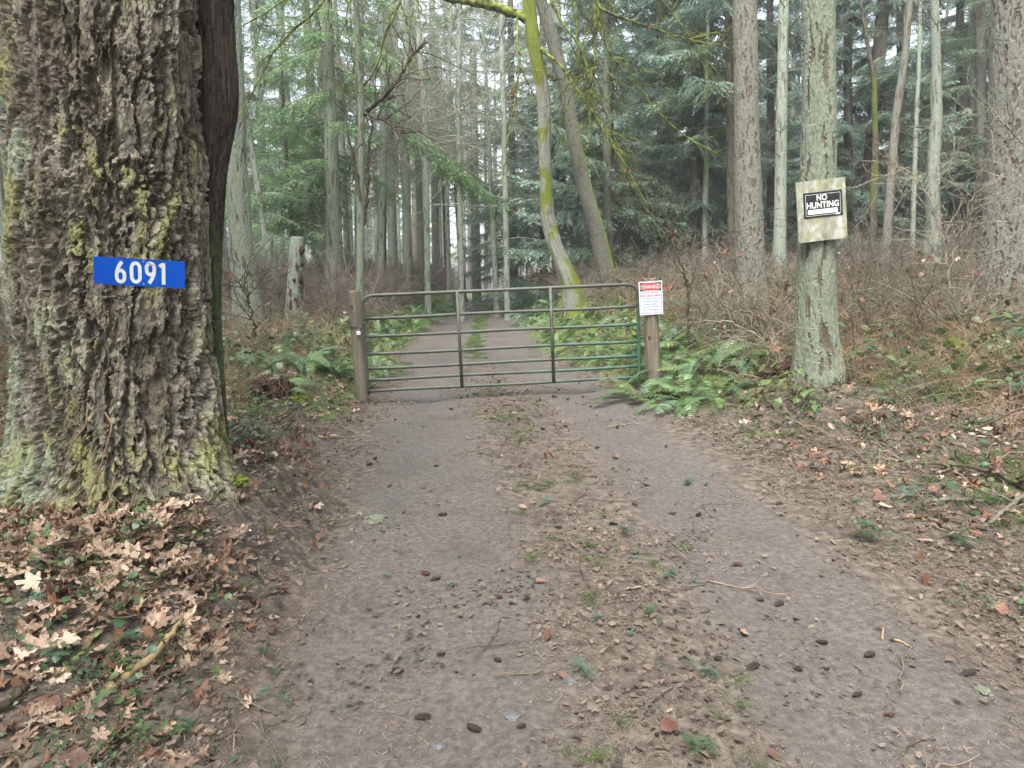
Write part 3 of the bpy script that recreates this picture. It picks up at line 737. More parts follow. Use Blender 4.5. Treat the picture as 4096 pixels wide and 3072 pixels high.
# ---- woodpecker snag
def snag():
    Y = 15.0; base_px = (1178, 1285)
    t, base = px_tree('snag', 'grey broken snag with dark woodpecker holes left of the straight grey green trunk', 'bark_pale', Y,
        [(1188, 948, 50), (1186, 1020, 60), (1182, 1150, 64), (1176, 1270, 72)], seed=31, seg=48, dz=.03, amp=.008, broken=True, cat='dead tree', moss=lambda T, Z, x, y: .25+.7*sstep(1.3, .8, Z))
    m = MB(); rng = RS(3)
    for px, py, w, h in ((1203, 1000, 12, 30), (1208, 1052, 9, 20), (1186, 1062, 8, 12), (1201, 1110, 11, 34), (1204, 1150, 14, 44), (1160, 1170, 9, 24), (1165, 1220, 10, 26), (1180, 1195, 8, 10), (1198, 1215, 12, 20), (1175, 1120, 6, 8)):
        p = at(px, py, Y-.20); k = pxm(px, py, Y)*1.5
        th = np.linspace(0, 2*math.pi, 9)[:-1]
        jit = 1+.25*rng.normal(size=8)
        ring = np.stack([p[0]+np.cos(th)*w/2*k*jit, np.full(8, p[1]-.012), p[2]+np.sin(th)*h/2*k*jit], 1)
        ring2 = ring*1; ring2[:, 1] += .08
        m.add(np.vstack([ring, ring2]), [[i, (i+1) % 8, 8+(i+1) % 8, 8+i] for i in range(8)], [[0, i+1, i] for i in range(1, 7)])
    o = m.obj('hole', M['rot'], t); o['kind'] = 'stuff'
snag()

# ---- the two leaning trees right of the gate
def limb(m, pts, r0, r1, n=22, sides=6, jitter=.02, seed=0):
    r0, r1 = (r0*1.2, r1*1.3) if r0 < .05 else (r0, r1)
    """polyline in (px,py,Y)"""
    P = spline([tuple(at(*p)) for p in pts], n); rng = RS(seed)
    P[1:-1] += rng.normal(size=(n-2, 3))*jitter*.5
    R = np.linspace(r0, r1, n)*(1+.12*rng.normal(size=n))
    m.tubes(P, R, sides); return P, R
def twigs_on(m, Ps, Rs, n, L, rng, n2=3, ang=(25, 70), grav=-.2):
    P = np.array(Ps); R = np.array(Rs)
    P1, R1 = grow(P, R, int(n*1.7), (L[0], L[1]*1.25), ang, 6, rng, .22, grav, .15, 1, .55, .4, .0035)
    R1 = np.minimum(R1, .009)
    P2, R2 = grow(P1, R1, int(n*1.7)*n2, (L[0]*.3, L[1]*.5), ang, 5, rng, .25, grav, .1, 1, .6, .5, .002)
    m.tubes(P1, R1, 3); m.tubes(P2, R2, 3)

mossM = lambda T, Z, x, y: .52+.26*sstep(.2, -.6, np.cos(T))*sstep(5.2, 6.5, Z)+.45*sstep(4.9, 6.5, Z)+1.25*fbm(x*3, y*3, Z*2.2, 3, 3)+.5*sstep(2.6, 1.4, Z)*sstep(-.2, .8, np.cos(T-.2))
TM, BM = px_tree('maple_tree', 'leaning maple trunk thick with bright moss behind the right half of the gate', 'bark_maple', 15.0,
    [(2112, -60, 50), (2114, 0, 52), (2136, 181, 54), (2165, 325, 57), (2176, 448, 52), (2176, 578, 50), (2183, 723, 50), (2190, 868, 54), (2216, 976, 59), (2248, 1048, 65), (2281, 1128, 76), (2296, 1200, 86)],
    seed=33, seg=64, dz=.03, amp=.008, s=.08, moss=mossM, lumps=.17, top=2.0, flare=.06)
def tree_branches(t, specs, mk, seed, tw=(14, (.25, .9))):
    for i, (pts, r0, r1, ntw) in enumerate(specs):
        m = MB(); P, R = limb(m, pts, r0, r1, 24, 6, .02, seed+i)
        if ntw: twigs_on(m, [P], [R], ntw, tw[1], RS(seed+50+i))
        m.obj('branch', M[mk], t)
tree_branches(TM, [
    ([(2105, 75, 15), (2075, 62, 15), (1980, 25, 15), (1887, 6, 15), (1800, -5, 15.2), (1700, -30, 15.4)], .10, .07, 10),
    ([(2069, 70, 14.8), (2070, 150, 14.7), (2082, 271, 14.6), (2053, 434, 14.6), (2017, 651, 14.6), (1999, 800, 14.6)], .022, .006, 8),
    ([(2082, 271, 14.6), (2110, 330, 14.6), (2143, 398, 14.7)], .016, .006, 3),
    ([(2165, 195, 14.9), (2234, 250, 14.6), (2291, 330, 14.4), (2350, 420, 14.3), (2415, 521, 14.2), (2470, 620, 14.1), (2560, 760, 14)], .034, .006, 26),
    ([(2200, 318, 14.9), (2236, 316, 14.8)], .02, .014, 0),
    ([(2200, 470, 14.9), (2228, 520, 14.8), (2262, 590, 14.8)], .012, .005, 5)], 'moss_branch', 60)
TL, BL = px_tree('maple_tree', 'grey leaning trunk with a bright moss ridge down its right side', 'bark_ridge', 16.2,
    [(2161, 0, 48), (2205, 145, 54), (2263, 361, 57), (2299, 578, 58), (2349, 795, 60), (2393, 940, 64), (2422, 1085, 70), (2432, 1150, 74)],
    seed=34, seg=64, dz=.04, amp=.01, s=.09, moss=lambda T, Z, x, y: .1+1.0*np.exp(-((np.mod(T+.22+math.pi, 2*math.pi)-math.pi)/.75)**2)*sstep(6.0, 4.8, Z), lumps=.04)
# long thin mossy boughs of the same maple that arch in from above the picture
def overhang():
    top = [(2110, -240, 15), (2180, -300, 14.2)]
    sp = [([(2150, -120, 13), (2198, 0, 13), (2248, 94, 13), (2320, 195, 13), (2357, 275, 13), (2364, 405, 13), (2372, 463, 13), (2422, 535, 13), (2494, 650, 13), (2560, 760, 13), (2602, 870, 13), (2650, 960, 13)], .034, .006, 36),
          ([(2290, -150, 13), (2299, 0, 13), (2313, 180, 13), (2340, 300, 13.1), (2420, 450, 13.2), (2480, 600, 13.2)], .026, .005, 24),
          ([(2370, -100, 12.5), (2378, 0, 12.5), (2407, 43, 12.5), (2509, 80, 12.5), (2631, 119, 12.5), (2740, 152, 12.4), (2830, 172, 12.3), (2960, 210, 12.2)], .036, .007, 30),
          ([(2385, -60, 12.8), (2400, 144, 12.8), (2436, 210, 12.8), (2523, 311, 12.8), (2617, 434, 12.8), (2704, 521, 12.8), (2790, 571, 12.8), (2900, 636, 12.8)], .03, .006, 34),
          ([(2370, -80, 13.4), (2440, 260, 13.4), (2500, 420, 13.4), (2520, 520, 13.4), (2550, 700, 13.4)], .014, .004, 20),
          ([(2580, -80, 12), (2700, 60, 12), (2900, 330, 12), (2990, 440, 12)], .012, .004, 14)]
    sp = [(top+p, a, b, c) for p, a, b, c in sp]
    sp += [([(2378, 20, 12.5), (2385, 180, 12.6), (2365, 330, 12.7), (2362, 430, 12.8), (2358, 560, 12.8), (2338, 620, 12.8)], .026, .007, 14),
          ([(2740, 152, 12.4), (2800, 240, 12.3), (2850, 300, 12.3)], .012, .004, 8)]
    tree_branches(TM, sp, 'moss_branch', 90)
overhang()
def add_branches(nm, label, specs, mk, seed):
    c = specs[0][0][0]
    t = thing(nm, label, 'sapling', tuple(at(*c))); tree_branches(t, specs, mk, seed); return t
alder = [o for o in bpy.data.objects if o.get('label', '').startswith('smooth slender trunk above')][0]
tree_branches(alder, [([(1446, 465, 12.5), (1500, 420, 12.4), (1560, 360, 12.3), (1597, 313, 12.3), (1645, 230, 12.3), (1700, 170, 12.3)], .04, .012, 14),
    ([(1441, 800, 12.4), (1425, 690, 12.4), (1395, 560, 12.3), (1376, 430, 12.3), (1374, 330, 12.3)], .026, .01, 6),
    ([(1447, 450, 12.5), (1550, 490, 12), (1680, 600, 11.8), (1780, 690, 11.6), (1880, 760, 11.5)], .018, .005, 16),
    ([(1455, 900, 12.6), (1470, 780, 12.8), (1475, 600, 12.9), (1490, 480, 12.9)], .03, .012, 4)], 'dark_branch', 160)
r0 = [(1424, -180, 12.5), (1400, -250, 11.5)]
tree_branches(alder, [(r0+[(1340, -70, 9.5), (1292, 0, 9.5), (1237, 70, 9.5), (1135, 157, 9.5), (1080, 227, 9.5), (1002, 376, 9.4), (963, 447, 9.3), (930, 520, 9.3)], .028, .005, 24),
          ([(1424, -180, 12.5), (1560, -200, 11.5), (1640, -80, 11), (1597, 0, 11), (1566, 86, 11), (1527, 180, 11), (1511, 266, 11), (1449, 353, 11)], .028, .01, 14),
          ([(1597, 0, 11), (1630, 90, 11), (1645, 200, 11), (1648, 280, 11)], .014, .005, 8),
          (r0+[(1200, -60, 9), (1100, 30, 9), (1000, 90, 9), (920, 125, 9)], .016, .005, 18),
          ([(1424, -100, 12.5), (1385, 60, 12), (1400, 180, 12), (1420, 300, 12)], .014, .004, 12)], 'moss_branch', 130)
# needle sprays that hang from that branch and from the firs around it
def spray(t, pts, L, seed):
    rng = RS(seed); Vs = []; Qs = []; qm = []; off = 0
    for px, py, Y, sc, az in pts:
        V, Q, m_ = BOUGH['fir'][rng.randint(5)]
        p = np.array(tuple(at(px, py, Y)))
        Vs.append((V*sc)@rotm(az, rng.uniform(-.55, -.25), rng.uniform(-.3, .3)).T+p); Qs.append(Q+off); qm.append(m_); off += len(V)
    o = obj('needle_spray', mesh('needle_spray', np.concatenate(Vs)-np.array(tuple(t.location)), [np.concatenate(Qs)], [M['dark_branch'], M['fir']], [np.concatenate(qm)], None, False), t)
spray(alder, [(1600, 480, 12, .8, -.2), (1660, 560, 11.9, .8, -.1), (1740, 620, 11.8, .7, -.1), (1800, 690, 11.7, .6, 0), (1560, 500, 12, .6, .2), (1700, 600, 12, .7, .3)], 1, 3)
hem = [o for o in bpy.data.objects if o.get('label', '').startswith('straight grey green trunk midway')][0]
spray(hem, [(1380, 330, 17, .9, math.pi), (1330, 360, 17, 1.0, math.pi+.2), (1250, 380, 17, .9, math.pi-.2), (1420, 300, 17, .8, -.2), (1320, 180, 17.5, 1, math.pi+.3), (1340, 120, 17.5, 1.1, -.3), (1330, 240, 17, 1, .3), (1160, 420, 17, .8, math.pi)], 1, 5)

# ---- dark thin sapling beside the right post, and other bare shrubs
add_branches('sapling', 'thin dark sapling with one hanging brown leaf just right of the warning sign', [
    ([(2757, 1345, 9.6), (2752, 1230, 9.6), (2742, 1120, 9.6), (2725, 1050, 9.6), (2700, 1010, 9.6)], .018, .012, 0),
    ([(2700, 1010, 9.6), (2686, 950, 9.6), (2650, 905, 9.6), (2590, 850, 9.5), (2545, 790, 9.4), (2500, 700, 9.3)], .012, .004, 16),
    ([(2752, 1190, 9.6), (2768, 1120, 9.6), (2780, 1080, 9.6)], .008, .003, 5),
    ([(2712, 1035, 9.6), (2760, 990, 9.6), (2840, 950, 9.5), (2930, 920, 9.4)], .008, .003, 12)], 'dark_branch', 200)
add_branches('sapling', 'bare dark sapling at the right side of the huge fir with one orange leaf', [
    ([(1022, 1345, 7), (1010, 1280, 7), (990, 1190, 7), (960, 1130, 7), (925, 1100, 7)], .010, .004, 8),
    ([(1000, 1230, 7), (985, 1120, 7), (1000, 1040, 7)], .006, .003, 6)], 'dark_branch', 230)
add_branches('sapling', 'bare sapling with drooping twigs in front of the crooked grey maple on the right', [
    ([(3800, 1150, 9.5), (3780, 980, 9.5), (3720, 800, 9.5), (3660, 690, 9.5), (3580, 660, 9.4)], .012, .004, 26),
    ([(3790, 1100, 9.5), (3850, 900, 9.5), (3900, 760, 9.4), (3930, 640, 9.3)], .011, .004, 26),
    ([(4110, 590, 9), (4040, 520, 9), (3960, 450, 9), (3920, 440, 9)], .012, .004, 10)], 'brush', 260)
add_branches('sapling', 'arching bare shrub between the right ferns and the board tree', [
    ([(3130, 1480, 7.8), (3080, 1400, 7.8), (3020, 1330, 7.7), (2930, 1290, 7.6), (2820, 1280, 7.5)], .010, .004, 10),
    ([(3130, 1480, 7.8), (3100, 1350, 7.8), (3060, 1250, 7.8)], .008, .003, 8),
    ([(3420, 1440, 7.7), (3410, 1200, 7.7), (3400, 1080, 7.7)], .008, .003, 12)], 'brush', 290)

# ---- more trunks further back, still told apart
rngT = RS(77)
def mid_trunk_mesh(seed, r, h, mk):
    C = np.array([[0, 0, -.4], [rngT.normal()*.08, 0, h*.35], [rngT.normal()*.2, 0, h*.7], [rngT.normal()*.3, 0, h]])
    return trunk_mesh(C, [r*1.1, r, r*.85, r*.7], 14, .18, .008, .06, 4, seed, M[mk], flare=.03, lumps=.05)
MT = {mk: [mid_trunk_mesh(i+3, r, 19, mk) for i, r in enumerate((.14, .2, .1))] for mk in ('bark_green', 'bark_pale', 'bark_dark', 'bark_red')}
MARK = [(900, 'the huge fir'), (975, 'the furrowed trunk'), (1180, 'the woodpecker snag'), (1325, 'the straight trunk'), (1443, 'the left gate post'), (1620, 'the burl trunk'), (1740, 'the bright gap trunk'), (1900, 'the olive trunk'), (1965, 'the white barked tree'),
    (2180, 'the mossy maple'), (2310, 'the grey leaning trunk'), (2428, 'the reddish cedar trunk'), (2776, 'the brown cedar stem'), (2826, 'the pale slender stem'), (2990, 'the pinkish fir'), (3126, 'the pale blotchy trunk'), (3276, 'the board tree'), (3495, 'the broken mossy trunk'), (3600, 'the slim leaning trunk'), (3745, 'the crooked maple'), (3928, 'the hazy brown trunk'), (4070, 'the right edge trunk')]
BARKW = dict(bark_red='brown', bark_dark='dark', bark_pale='pale', bark_green='grey green')
def seen_between(x, y):
    d = Vector((x, y, 3-CAMZ)); k = d.y*math.cos(PITCH)-d.z*math.sin(PITCH); px = 2048+F*d.x/k
    m = [n for q, n in MARK if q <= px]; r = [n for q, n in MARK if q > px]
    return ('between %s and %s' % (m[-1].replace('the ', '', 1), r[0].replace('the ', '', 1))) if m and r else ('left of the huge fir' if r else 'at the far right edge')
def far_tree(x, y, mk, vi, crowns, label, group, nm='forest_tree'):
    z = g(x, y); t = thing(nm, label, 'tree', (x, y, z), group)
    obj('trunk', MT[mk][vi], t, rot=(rngT.normal()*.02, rngT.normal()*.025, rngT.uniform(0, 6)))
    for ck, sc, dz, rot in crowns: obj('crown', CR[ck], t, loc=(0, 0, dz), rot=(0, 0, rot), scale=sc)
placed = []
def ok(x, y, d=1.3):
    if EL(y)-1.0 < x < ER(y)+1.0: return False
    for a, b in placed:
        if (a-x)**2+(b-y)**2 < d*d: return False
    placed.append((x, y)); return True
cnt = 0
while cnt < 76:
    y = 19+rngT.rand()**.8*32; x = rngT.uniform(-.82, .82)*y
    u = x/y
    if u > .02 and rngT.rand() < .45: continue
    if not ok(x, y, 1.5): continue
    cnt += 1
    right = u > .02
    if right:
        mk = ['bark_red', 'bark_dark', 'bark_pale', 'bark_green'][rngT.randint(4)]
        c = [[('cedar_b', rngT.uniform(.75, 1), rngT.uniform(-1, 1.5), rngT.uniform(0, 6))], [('cedar_a', rngT.uniform(.7, 1), rngT.uniform(0, 2), rngT.uniform(0, 6))], [('fir_b', .9, 0, rngT.uniform(0, 6))]][rngT.randint(3)]
        vi = rngT.randint(3); far_tree(x, y, mk, vi, c, ('far ' if y > 36 else '')+['thick ', 'thin ', 'very thin '][[1, 0, 2][vi]]+BARKW[mk]+' trunk '+seen_between(x, y), 'trees in the wood behind the right bank')
    else:
        mk = ['bark_green', 'bark_pale', 'bark_pale', 'bark_dark', 'bark_green'][rngT.randint(5)]
        thin = -.16 < u
        pick = rngT.randint(6) if not thin else [1, 2, 5, 3, 0, 2][rngT.randint(6)]
        c = [[('fir_b', .9, 1 if not thin else 2.5, rngT.uniform(0, 6))], [('sparse', 1, 1, rngT.uniform(0, 6))], [('bare_pale', .9, 1, rngT.uniform(0, 6))], [('fir_a', .9, 1 if not thin else 2.5, rngT.uniform(0, 6))], [('dead_twigs', 1, 1, 1)], [('hemlock', .8, 2 if not thin else 3.5, rngT.uniform(0, 6))]][pick]
        vi = rngT.randint(3); far_tree(x, y, mk, vi, c, ('far ' if y > 36 else '')+['thick ', 'thin ', 'very thin '][[1, 0, 2][vi]]+BARKW[mk]+' trunk '+seen_between(x, y), 'trees in the wood left of and behind the gate')

for i, (px, Y, dz, sc) in enumerate(((1500, 21, .5, .8), (1700, 23, .2, .9), (1840, 24, 1, .9), (2030, 24, 1.5, .9), (1380, 22, 0, .7), (1620, 28, .5, 1.0), (1790, 30, .3, 1.0))):
    x = at(px, 600, Y)[0]
    far_tree(x, Y, 'bark_pale', 2, [('bare_pale', sc, dz, i*1.3)], ('leafless ' if Y < 26 else 'distant leafless ')+('', 'taller ')[i % 2]+'tree of pale lichened twigs '+seen_between(x, Y), 'leafless pale trees behind the gate', 'leafless_tree')

# ---- the far wood as one mass
def far_wood():
    rng = RS(9); protos = []
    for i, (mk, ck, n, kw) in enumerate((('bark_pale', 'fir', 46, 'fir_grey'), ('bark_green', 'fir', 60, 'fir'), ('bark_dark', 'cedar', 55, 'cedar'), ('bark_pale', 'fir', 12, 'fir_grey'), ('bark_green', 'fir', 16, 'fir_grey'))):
        V, Q, qm = crown_arrays(ck, n, 2.5 if ck == 'cedar' else 5, 19, lambda t: 3.2*(1-.4*t), 40+i)
        m = MB(); m.tubes(np.array([[[0, 0, -1], [.1, 0, 7], [.0, .1, 14], [0, 0, 20]]]), np.array([[.26, .2, .15, .05]]), 8, m=0)
        Vt = np.concatenate(m.V); Qt = np.concatenate(m.Q)
        protos.append(mesh('far_tree', np.vstack([Vt, V]), [Qt, Q+len(Vt)], [M[mk], M['dark_branch'], M[kw]], [np.zeros(len(Qt), np.int32), qm+1], None, True))
    P = []; I = []
    for _ in range(9000):
        y = rng.uniform(50, 104); x = rng.uniform(-1, 1)*.9*y
        if EL(y)-.8 < x < ER(y)+.8 and y < 60: continue
        u = x/y
        dens = .3 if u < -.17 else (.3 if -.2 < u < .03 else (.2 if u < .03 else .28))
        if rng.rand() > dens: continue
        if any((a-x)**2+(b-y)**2 < 4 for a, b, *_ in P[-400:]): continue
        P.append((x, y, 0)); I.append(rng.choice([3, 3, 0, 4, 4, 0]) if -.2 < u < .03 else (rng.choice([0, 1, 3, 4]) if u < .03 else rng.choice([1, 2, 2])))
        if len(P) > 330: break
    P = np.array(P); P[:, 2] = gz(P[:, 0], P[:, 1], False)-.2
    n = len(P)
    rot = np.zeros((n, 3)); rot[:, 2] = rng.uniform(0, 6.28, n)
    scatter('far_wood', 'hazy mass of far trunks and crowns closing the view', P, rot, rng.uniform(.7, 1.15, n), I, protos)
far_wood()
def unseen_wood_around():  # trees out of view, put in so light falls mostly from above
    """unseen rest of the wood beside and behind the camera, added to block low sky light"""
    rng = RS(19); protos = []
    for i, (mk, ck, n, kw) in enumerate((('bark_green', 'fir', 55, 'fir'), ('bark_dark', 'cedar', 55, 'cedar'), ('bark_pale', 'fir', 35, 'fir_grey'))):
        V, Q, qm = crown_arrays(ck, n, 2.5 if ck == 'cedar' else 5, 19, lambda t: 3.4*(1-.4*t), 60+i)
        m = MB(); m.tubes(np.array([[[0, 0, -1], [.1, 0, 7], [.0, .1, 14], [0, 0, 20]]]), np.array([[.26, .2, .15, .05]]), 10, m=0)
        Vt = np.concatenate(m.V); Qt = np.concatenate(m.Q)
        protos.append(mesh('wood_tree', np.vstack([Vt, V]), [Qt, Q+len(Vt)], [M[mk], M['dark_branch'], M[kw]], [np.zeros(len(Qt), np.int32), qm+1], None, True))
    P = []
    for _ in range(4000):
        x = rng.uniform(-30, 30); y = rng.uniform(-19, 26)
        if abs(x) < .86*max(y, 0)+4.8 or (abs(x-.5) < 4.2 and y < 0): continue
        if x*x+y*y < 36 or any((a-x)**2+(b-y)**2 < 5 for a, b, _z in P): continue
        P.append((x, y, 0))
        if len(P) >= 150: break
    P = np.array(P); P[:, 2] = gz(P[:, 0], P[:, 1], False)-.2; n = len(P); rot = np.zeros((n, 3)); rot[:, 2] = rng.uniform(0, 6.28, n)
    scatter('unseen_side_wood', 'unseen wood added on both sides and behind to block low sky light', P, rot, rng.uniform(.8, 1.15, n), rng.randint(0, 3, n), protos)
unseen_wood_around()

# ------------------------------------------------------------------ gate, posts, signs
def gate():
    BLp = np.array(tuple(at(1474, 1565, 9.0))); BRp = np.array(tuple(at(2557, 1509, 9.25)))
    ex = BRp-BLp; Wd = np.linalg.norm(ex); ex /= Wd
    ez = np.array([-.045, 0, 1.0]); ez -= ez.dot(ex)*ex; ez /= np.linalg.norm(ez); ey = np.cross(ez, ex)
    t = thing('farm_gate', 'seven bar green and rusty tube gate closed across the dirt track', 'gate', tuple(BLp))
    H = 1.262
    def w(a, b, c=0.): return BLp+ex*a+ez*b+ey*c
    r = .0215; rc = .14
    def green(mb):
        V = np.concatenate(mb.V)-BLp; a = V@ex/Wd; b = V@ez/H
        return .12+.42*np.clip(a, 0, 1)**1.5+.25*(1-np.clip(b, 0, 1))*(a > .02)+.15*(np.abs(b-.4) < .3)
    def fin(mb, nm): return mb.obj(nm, M['gate'], t, attrs=dict(green=green(mb)), off=tuple(BLp))
    # frame: left leg, rounded corners, top tube, right leg in one bent tube
    pts = [w(0, -.045)]+[w(0, z) for z in np.linspace(.05, H-rc, 10)]
    pts += [w(rc-rc*math.cos(a), H-rc+rc*math.sin(a)) for a in np.linspace(.15, math.pi/2, 8)]
    pts += [w(x, H) for x in np.linspace(rc+.05, Wd-rc-.05, 24)]
    pts += [w(Wd-rc+rc*math.sin(a), H-rc+rc*math.cos(a)) for a in np.linspace(0, math.pi/2-.15, 8)]
    pts += [w(Wd, z) for z in np.linspace(H-rc, -.02, 10)]
    m = MB(); m.tubes(np.array(pts)[None], np.full((1, len(pts)), r*1.12), 14, cap=True); fin(m, 'frame')
    for z in (0.0, .150, .300, .492, .728, .965):
        m = MB(); n = 22; sag = .004*np.sin(np.linspace(0, 9, n)+z*30)
        m.tubes(np.array([w(x, z+s) for x, s in zip(np.linspace(.02, Wd-.02, n), sag)])[None], np.full((1, n), r), 12, cap=True); fin(m, 'rail')
    for fx in (.34, .678):
        m = MB(); m.box(w(Wd*fx, H/2-.005, -.027), (.042, .012, H+.02), ex, ey, ez)
        for s in (-1, 1): m.box(w(Wd*fx+s*.019, H/2-.005, -.018), (.005, .02, H+.018), ex, ey, ez)
        fin(m, 'upright')
    for z, zz in ((.95+.14, 0), (.07, 1)):
        m = MB(); th = np.linspace(0, 2*math.pi, 17)
        m.tubes(np.array([w(Wd+.031*math.cos(a), z, .031*math.sin(a)) for a in th])[None], np.full((1, 17), .008), 6)
        m.tubes(np.array([w(Wd+.03, z), w(Wd+.12, z)])[None], np.full((1, 2), .009), 8, cap=True)
        m.obj('hinge', M['chain'], t)
    return w, ex, ey, ez, Wd
GW, GX, GY, GZ, GWD = gate()

def post(nm, label, top, bot, w0, w1, Y, seed):
    a = at(*top, Y); b = at(*bot, Y); r1 = w0/2*pxm(*top, Y); r0 = w1/2*pxm(*bot, Y)
    base = (b[0], Y, g(b[0], Y)); t = thing(nm, label, 'post', base)
    n = 60; seg = 48; z = np.linspace(base[2]-.3, a[2], n); f = (z-b[2])/(a[2]-b[2])
    cx = b[0]+(a[0]-b[0])*f; rr = r0+(r1-r0)*f
    th = np.arange(seg)*2*math.pi/seg; T, Z = np.meshgrid(th, z); ct, st = np.cos(T), np.sin(T)
    x0, y0 = ct*.09, st*.09
    split = sstep(.0, .06, np.abs(pn(ct*2.2, st*2.2, Z*.5, seed)))
    r = rr[:, None]*(1+.05*pn(ct, st, Z*1.2, seed)+.015*pn(ct*5, st*5, Z*2, seed+1))-.005*(1-split)
    # chipped slanted top
    Zt = Z.copy(); k = sstep(.93, 1, (Z-z[0])/(z[-1]-z[0])); Zt -= k*(.012+.03*(pn(ct*2, st*2, 0*Z, seed+4)+.3))
    V = np.stack([cx[:, None]+ct*r, Y+st*r, Zt], -1).reshape(-1, 3)
    i = np.arange(n-1)[:, None]*seg; j = np.arange(seg)[None]; j2 = (j+1) % seg
    Fq = np.stack([i+j, i+j2, i+j2+seg, i+j+seg], -1).reshape(-1, 4)
    obj('post_shaft', mesh('post_shaft', V-np.array(base), [Fq], [M['post']]), t)
    ring = V[-seg:]; c = ring.mean(0)+[0, 0, .004]
    obj('end_grain', mesh('end_grain', np.vstack([c, ring])-np.array(base), [np.array([[0, 1+q, 1+(q+1) % seg] for q in range(seg)])], [M['endgrain']]), t)
    # knot
    m = MB(); kx = at(top[0]-4, top[1]+(70 if seed == 3 else 240), Y); th = np.linspace(0, 2*math.pi, 10)[:-1]
    P = [(kx[0]+.016*math.cos(q), Y-r1*.99-.002, kx[2]+.03*math.sin(q)) for q in th]
    P = P+[(kx[0], Y-r1*1.0-.006, kx[2])]
    m.add(P, None, [[9, q, (q+1) % 9] for q in range(9)]); m.obj('knot', M['rot'], t)
    return t, a, b, r1
PL, PLa, PLb, PLr = post('gate_post', 'weathered round wooden post at the left end of the gate, wrapped by a chain', (1417, 1158), (1449, 1625), 48, 50, 8.98, 3)
PRt, PRa, PRb, PRr = post('gate_post', 'round wooden hinge post at the right end of the gate behind the warning sign', (2596, 1108), (2614, 1500), 58, 60, 9.12, 5)

def chain_lock():
    z = at(1440, 1308, 8.98)[2]; cx = PLb[0]+(PLa[0]-PLb[0])*((z-PLb[2])/(PLa[2]-PLb[2])); cy = 8.98
    gp = GW(0, .86); R = PLr+.012
    path = []
    for a in np.linspace(math.radians(75), math.radians(285), 26):  # round the back-left and front of the post
        path.append((cx+R*math.cos(a), cy+R*math.sin(a), z+.09*max(0, math.sin(a))+.01))
    front = [(cx+R*.35, cy-R*1.02, z-.01), (cx+R*.9, cy-R*.75, z+.005), (gp[0]-.02, gp[1]-.045, z+.035), (gp[0]+.035, gp[1]-.035, z+.055), (gp[0]+.045, gp[1]+.02, z+.075), (gp[0], gp[1]+.045, z+.09), (cx+R*.7, cy+R*.8, z+.1)]
    P = spline(path+front, 120); d = np.concatenate([[0], np.cumsum(np.linalg.norm(np.diff(P, axis=0), axis=1))])
    m = MB(); n = int(d[-1]/.026)
    for i in range(n):
        s = (i+.5)*.026; c = np.array([np.interp(s, d, P[:, k]) for k in range(3)]); c2 = np.array([np.interp(s+.01, d, P[:, k]) for k in range(3)])
        tv = c2-c; tv /= np.linalg.norm(tv)+1e-9; up = np.array([0, 0, 1.]) if i % 2 else np.cross(tv, [0, 0, 1.])
        sd_ = up-up.dot(tv)*tv; sd_ /= np.linalg.norm(sd_)+1e-9
        th = np.linspace(0, 2*math.pi, 11)
        m.tubes(np.array([c+tv*.018*math.cos(q)+sd_*.010*math.sin(q) for q in th])[None], np.full((1, 11), .0038), 5)
    tag(m.obj('chain', M['chain'], None), 'dark steel chain looped round the left gate post and the gate frame', 'chain')
    pl = at(1434, 1332, 8.98-PLr-.03); t = thing('padlock', 'pale blue white padlock hanging on the chain at the left gate post', 'padlock', tuple(pl))
    m = MB(); m.box(pl, (.05, .026, .05)); b = m.obj('lock_body', M['lock'], t, False); bm_bevel(b, .006)
    m = MB(); th = np.linspace(0, math.pi, 11); m.tubes(np.array([(pl[0]+.017*math.cos(q), pl[1], pl[2]+.03+.022*math.sin(q)) for q in th]+[])[None], np.full((1, 11), .0045), 8)
    for s in (-1, 1): m.tubes(np.array([(pl[0]+s*.017, pl[1], pl[2]+.02), (pl[0]+s*.017, pl[1], pl[2]+.031)])[None], np.full((1, 2), .0045), 8)
    m.obj('shackle', M['metal'], t)
def bm_bevel(o, w):
    md = o.modifiers.new('bevel', 'BEVEL'); md.width = w; md.segments = 3; md.limit_method = 'ANGLE'
chain_lock()

def frame_from(TLp, TRp, BLp_, Y, yaw=0.):
    """rigid rectangle from picture corners"""
    a, b, c = (np.array(tuple(at(*p, Y))) for p in (TLp, TRp, BLp_))
    ex = b-a; w = np.linalg.norm(ex); ex /= w; ez = a-c; ez -= ez.dot(ex)*ex; h = np.linalg.norm(ez); ez /= h
    ey = np.cross(ez, ex)   # points away from the camera
    return a, ex, ey, ez, w, h
def rrect(m, o, ex, ez, ey, x0, z0, x1, z1, r, d0, d1, mi=0, n=5):
    """rounded plate: corners in plate coords (x right, z down negative), d offsets along -ey (towards viewer)"""
    pts = []
    for cx, cz, a0 in ((x1-r, z1-r, 0), (x0+r, z1-r, 90), (x0+r, z0+r, 180), (x1-r, z0+r, 270)):
        for q in range(n): 
            a = math.radians(a0+90*q/(n-1)); pts.append((cx+r*math.cos(a), cz+r*math.sin(a)))
    k = len(pts)
    F_ = [o+ex*p[0]+ez*p[1]-ey*d1 for p in pts]; B_ = [o+ex*p[0]+ez*p[1]-ey*d0 for p in pts]
    V = np.array(F_+B_+[np.mean(F_, axis=0), np.mean(B_, axis=0)])
    m.add(V, [[i, (i+1) % k, k+(i+1) % k, k+i][::-1] for i in range(k)], [[2*k, i, (i+1) % k] for i in range(k)]+[[2*k+1, k+(i+1) % k, k+i] for i in range(k)], mi)
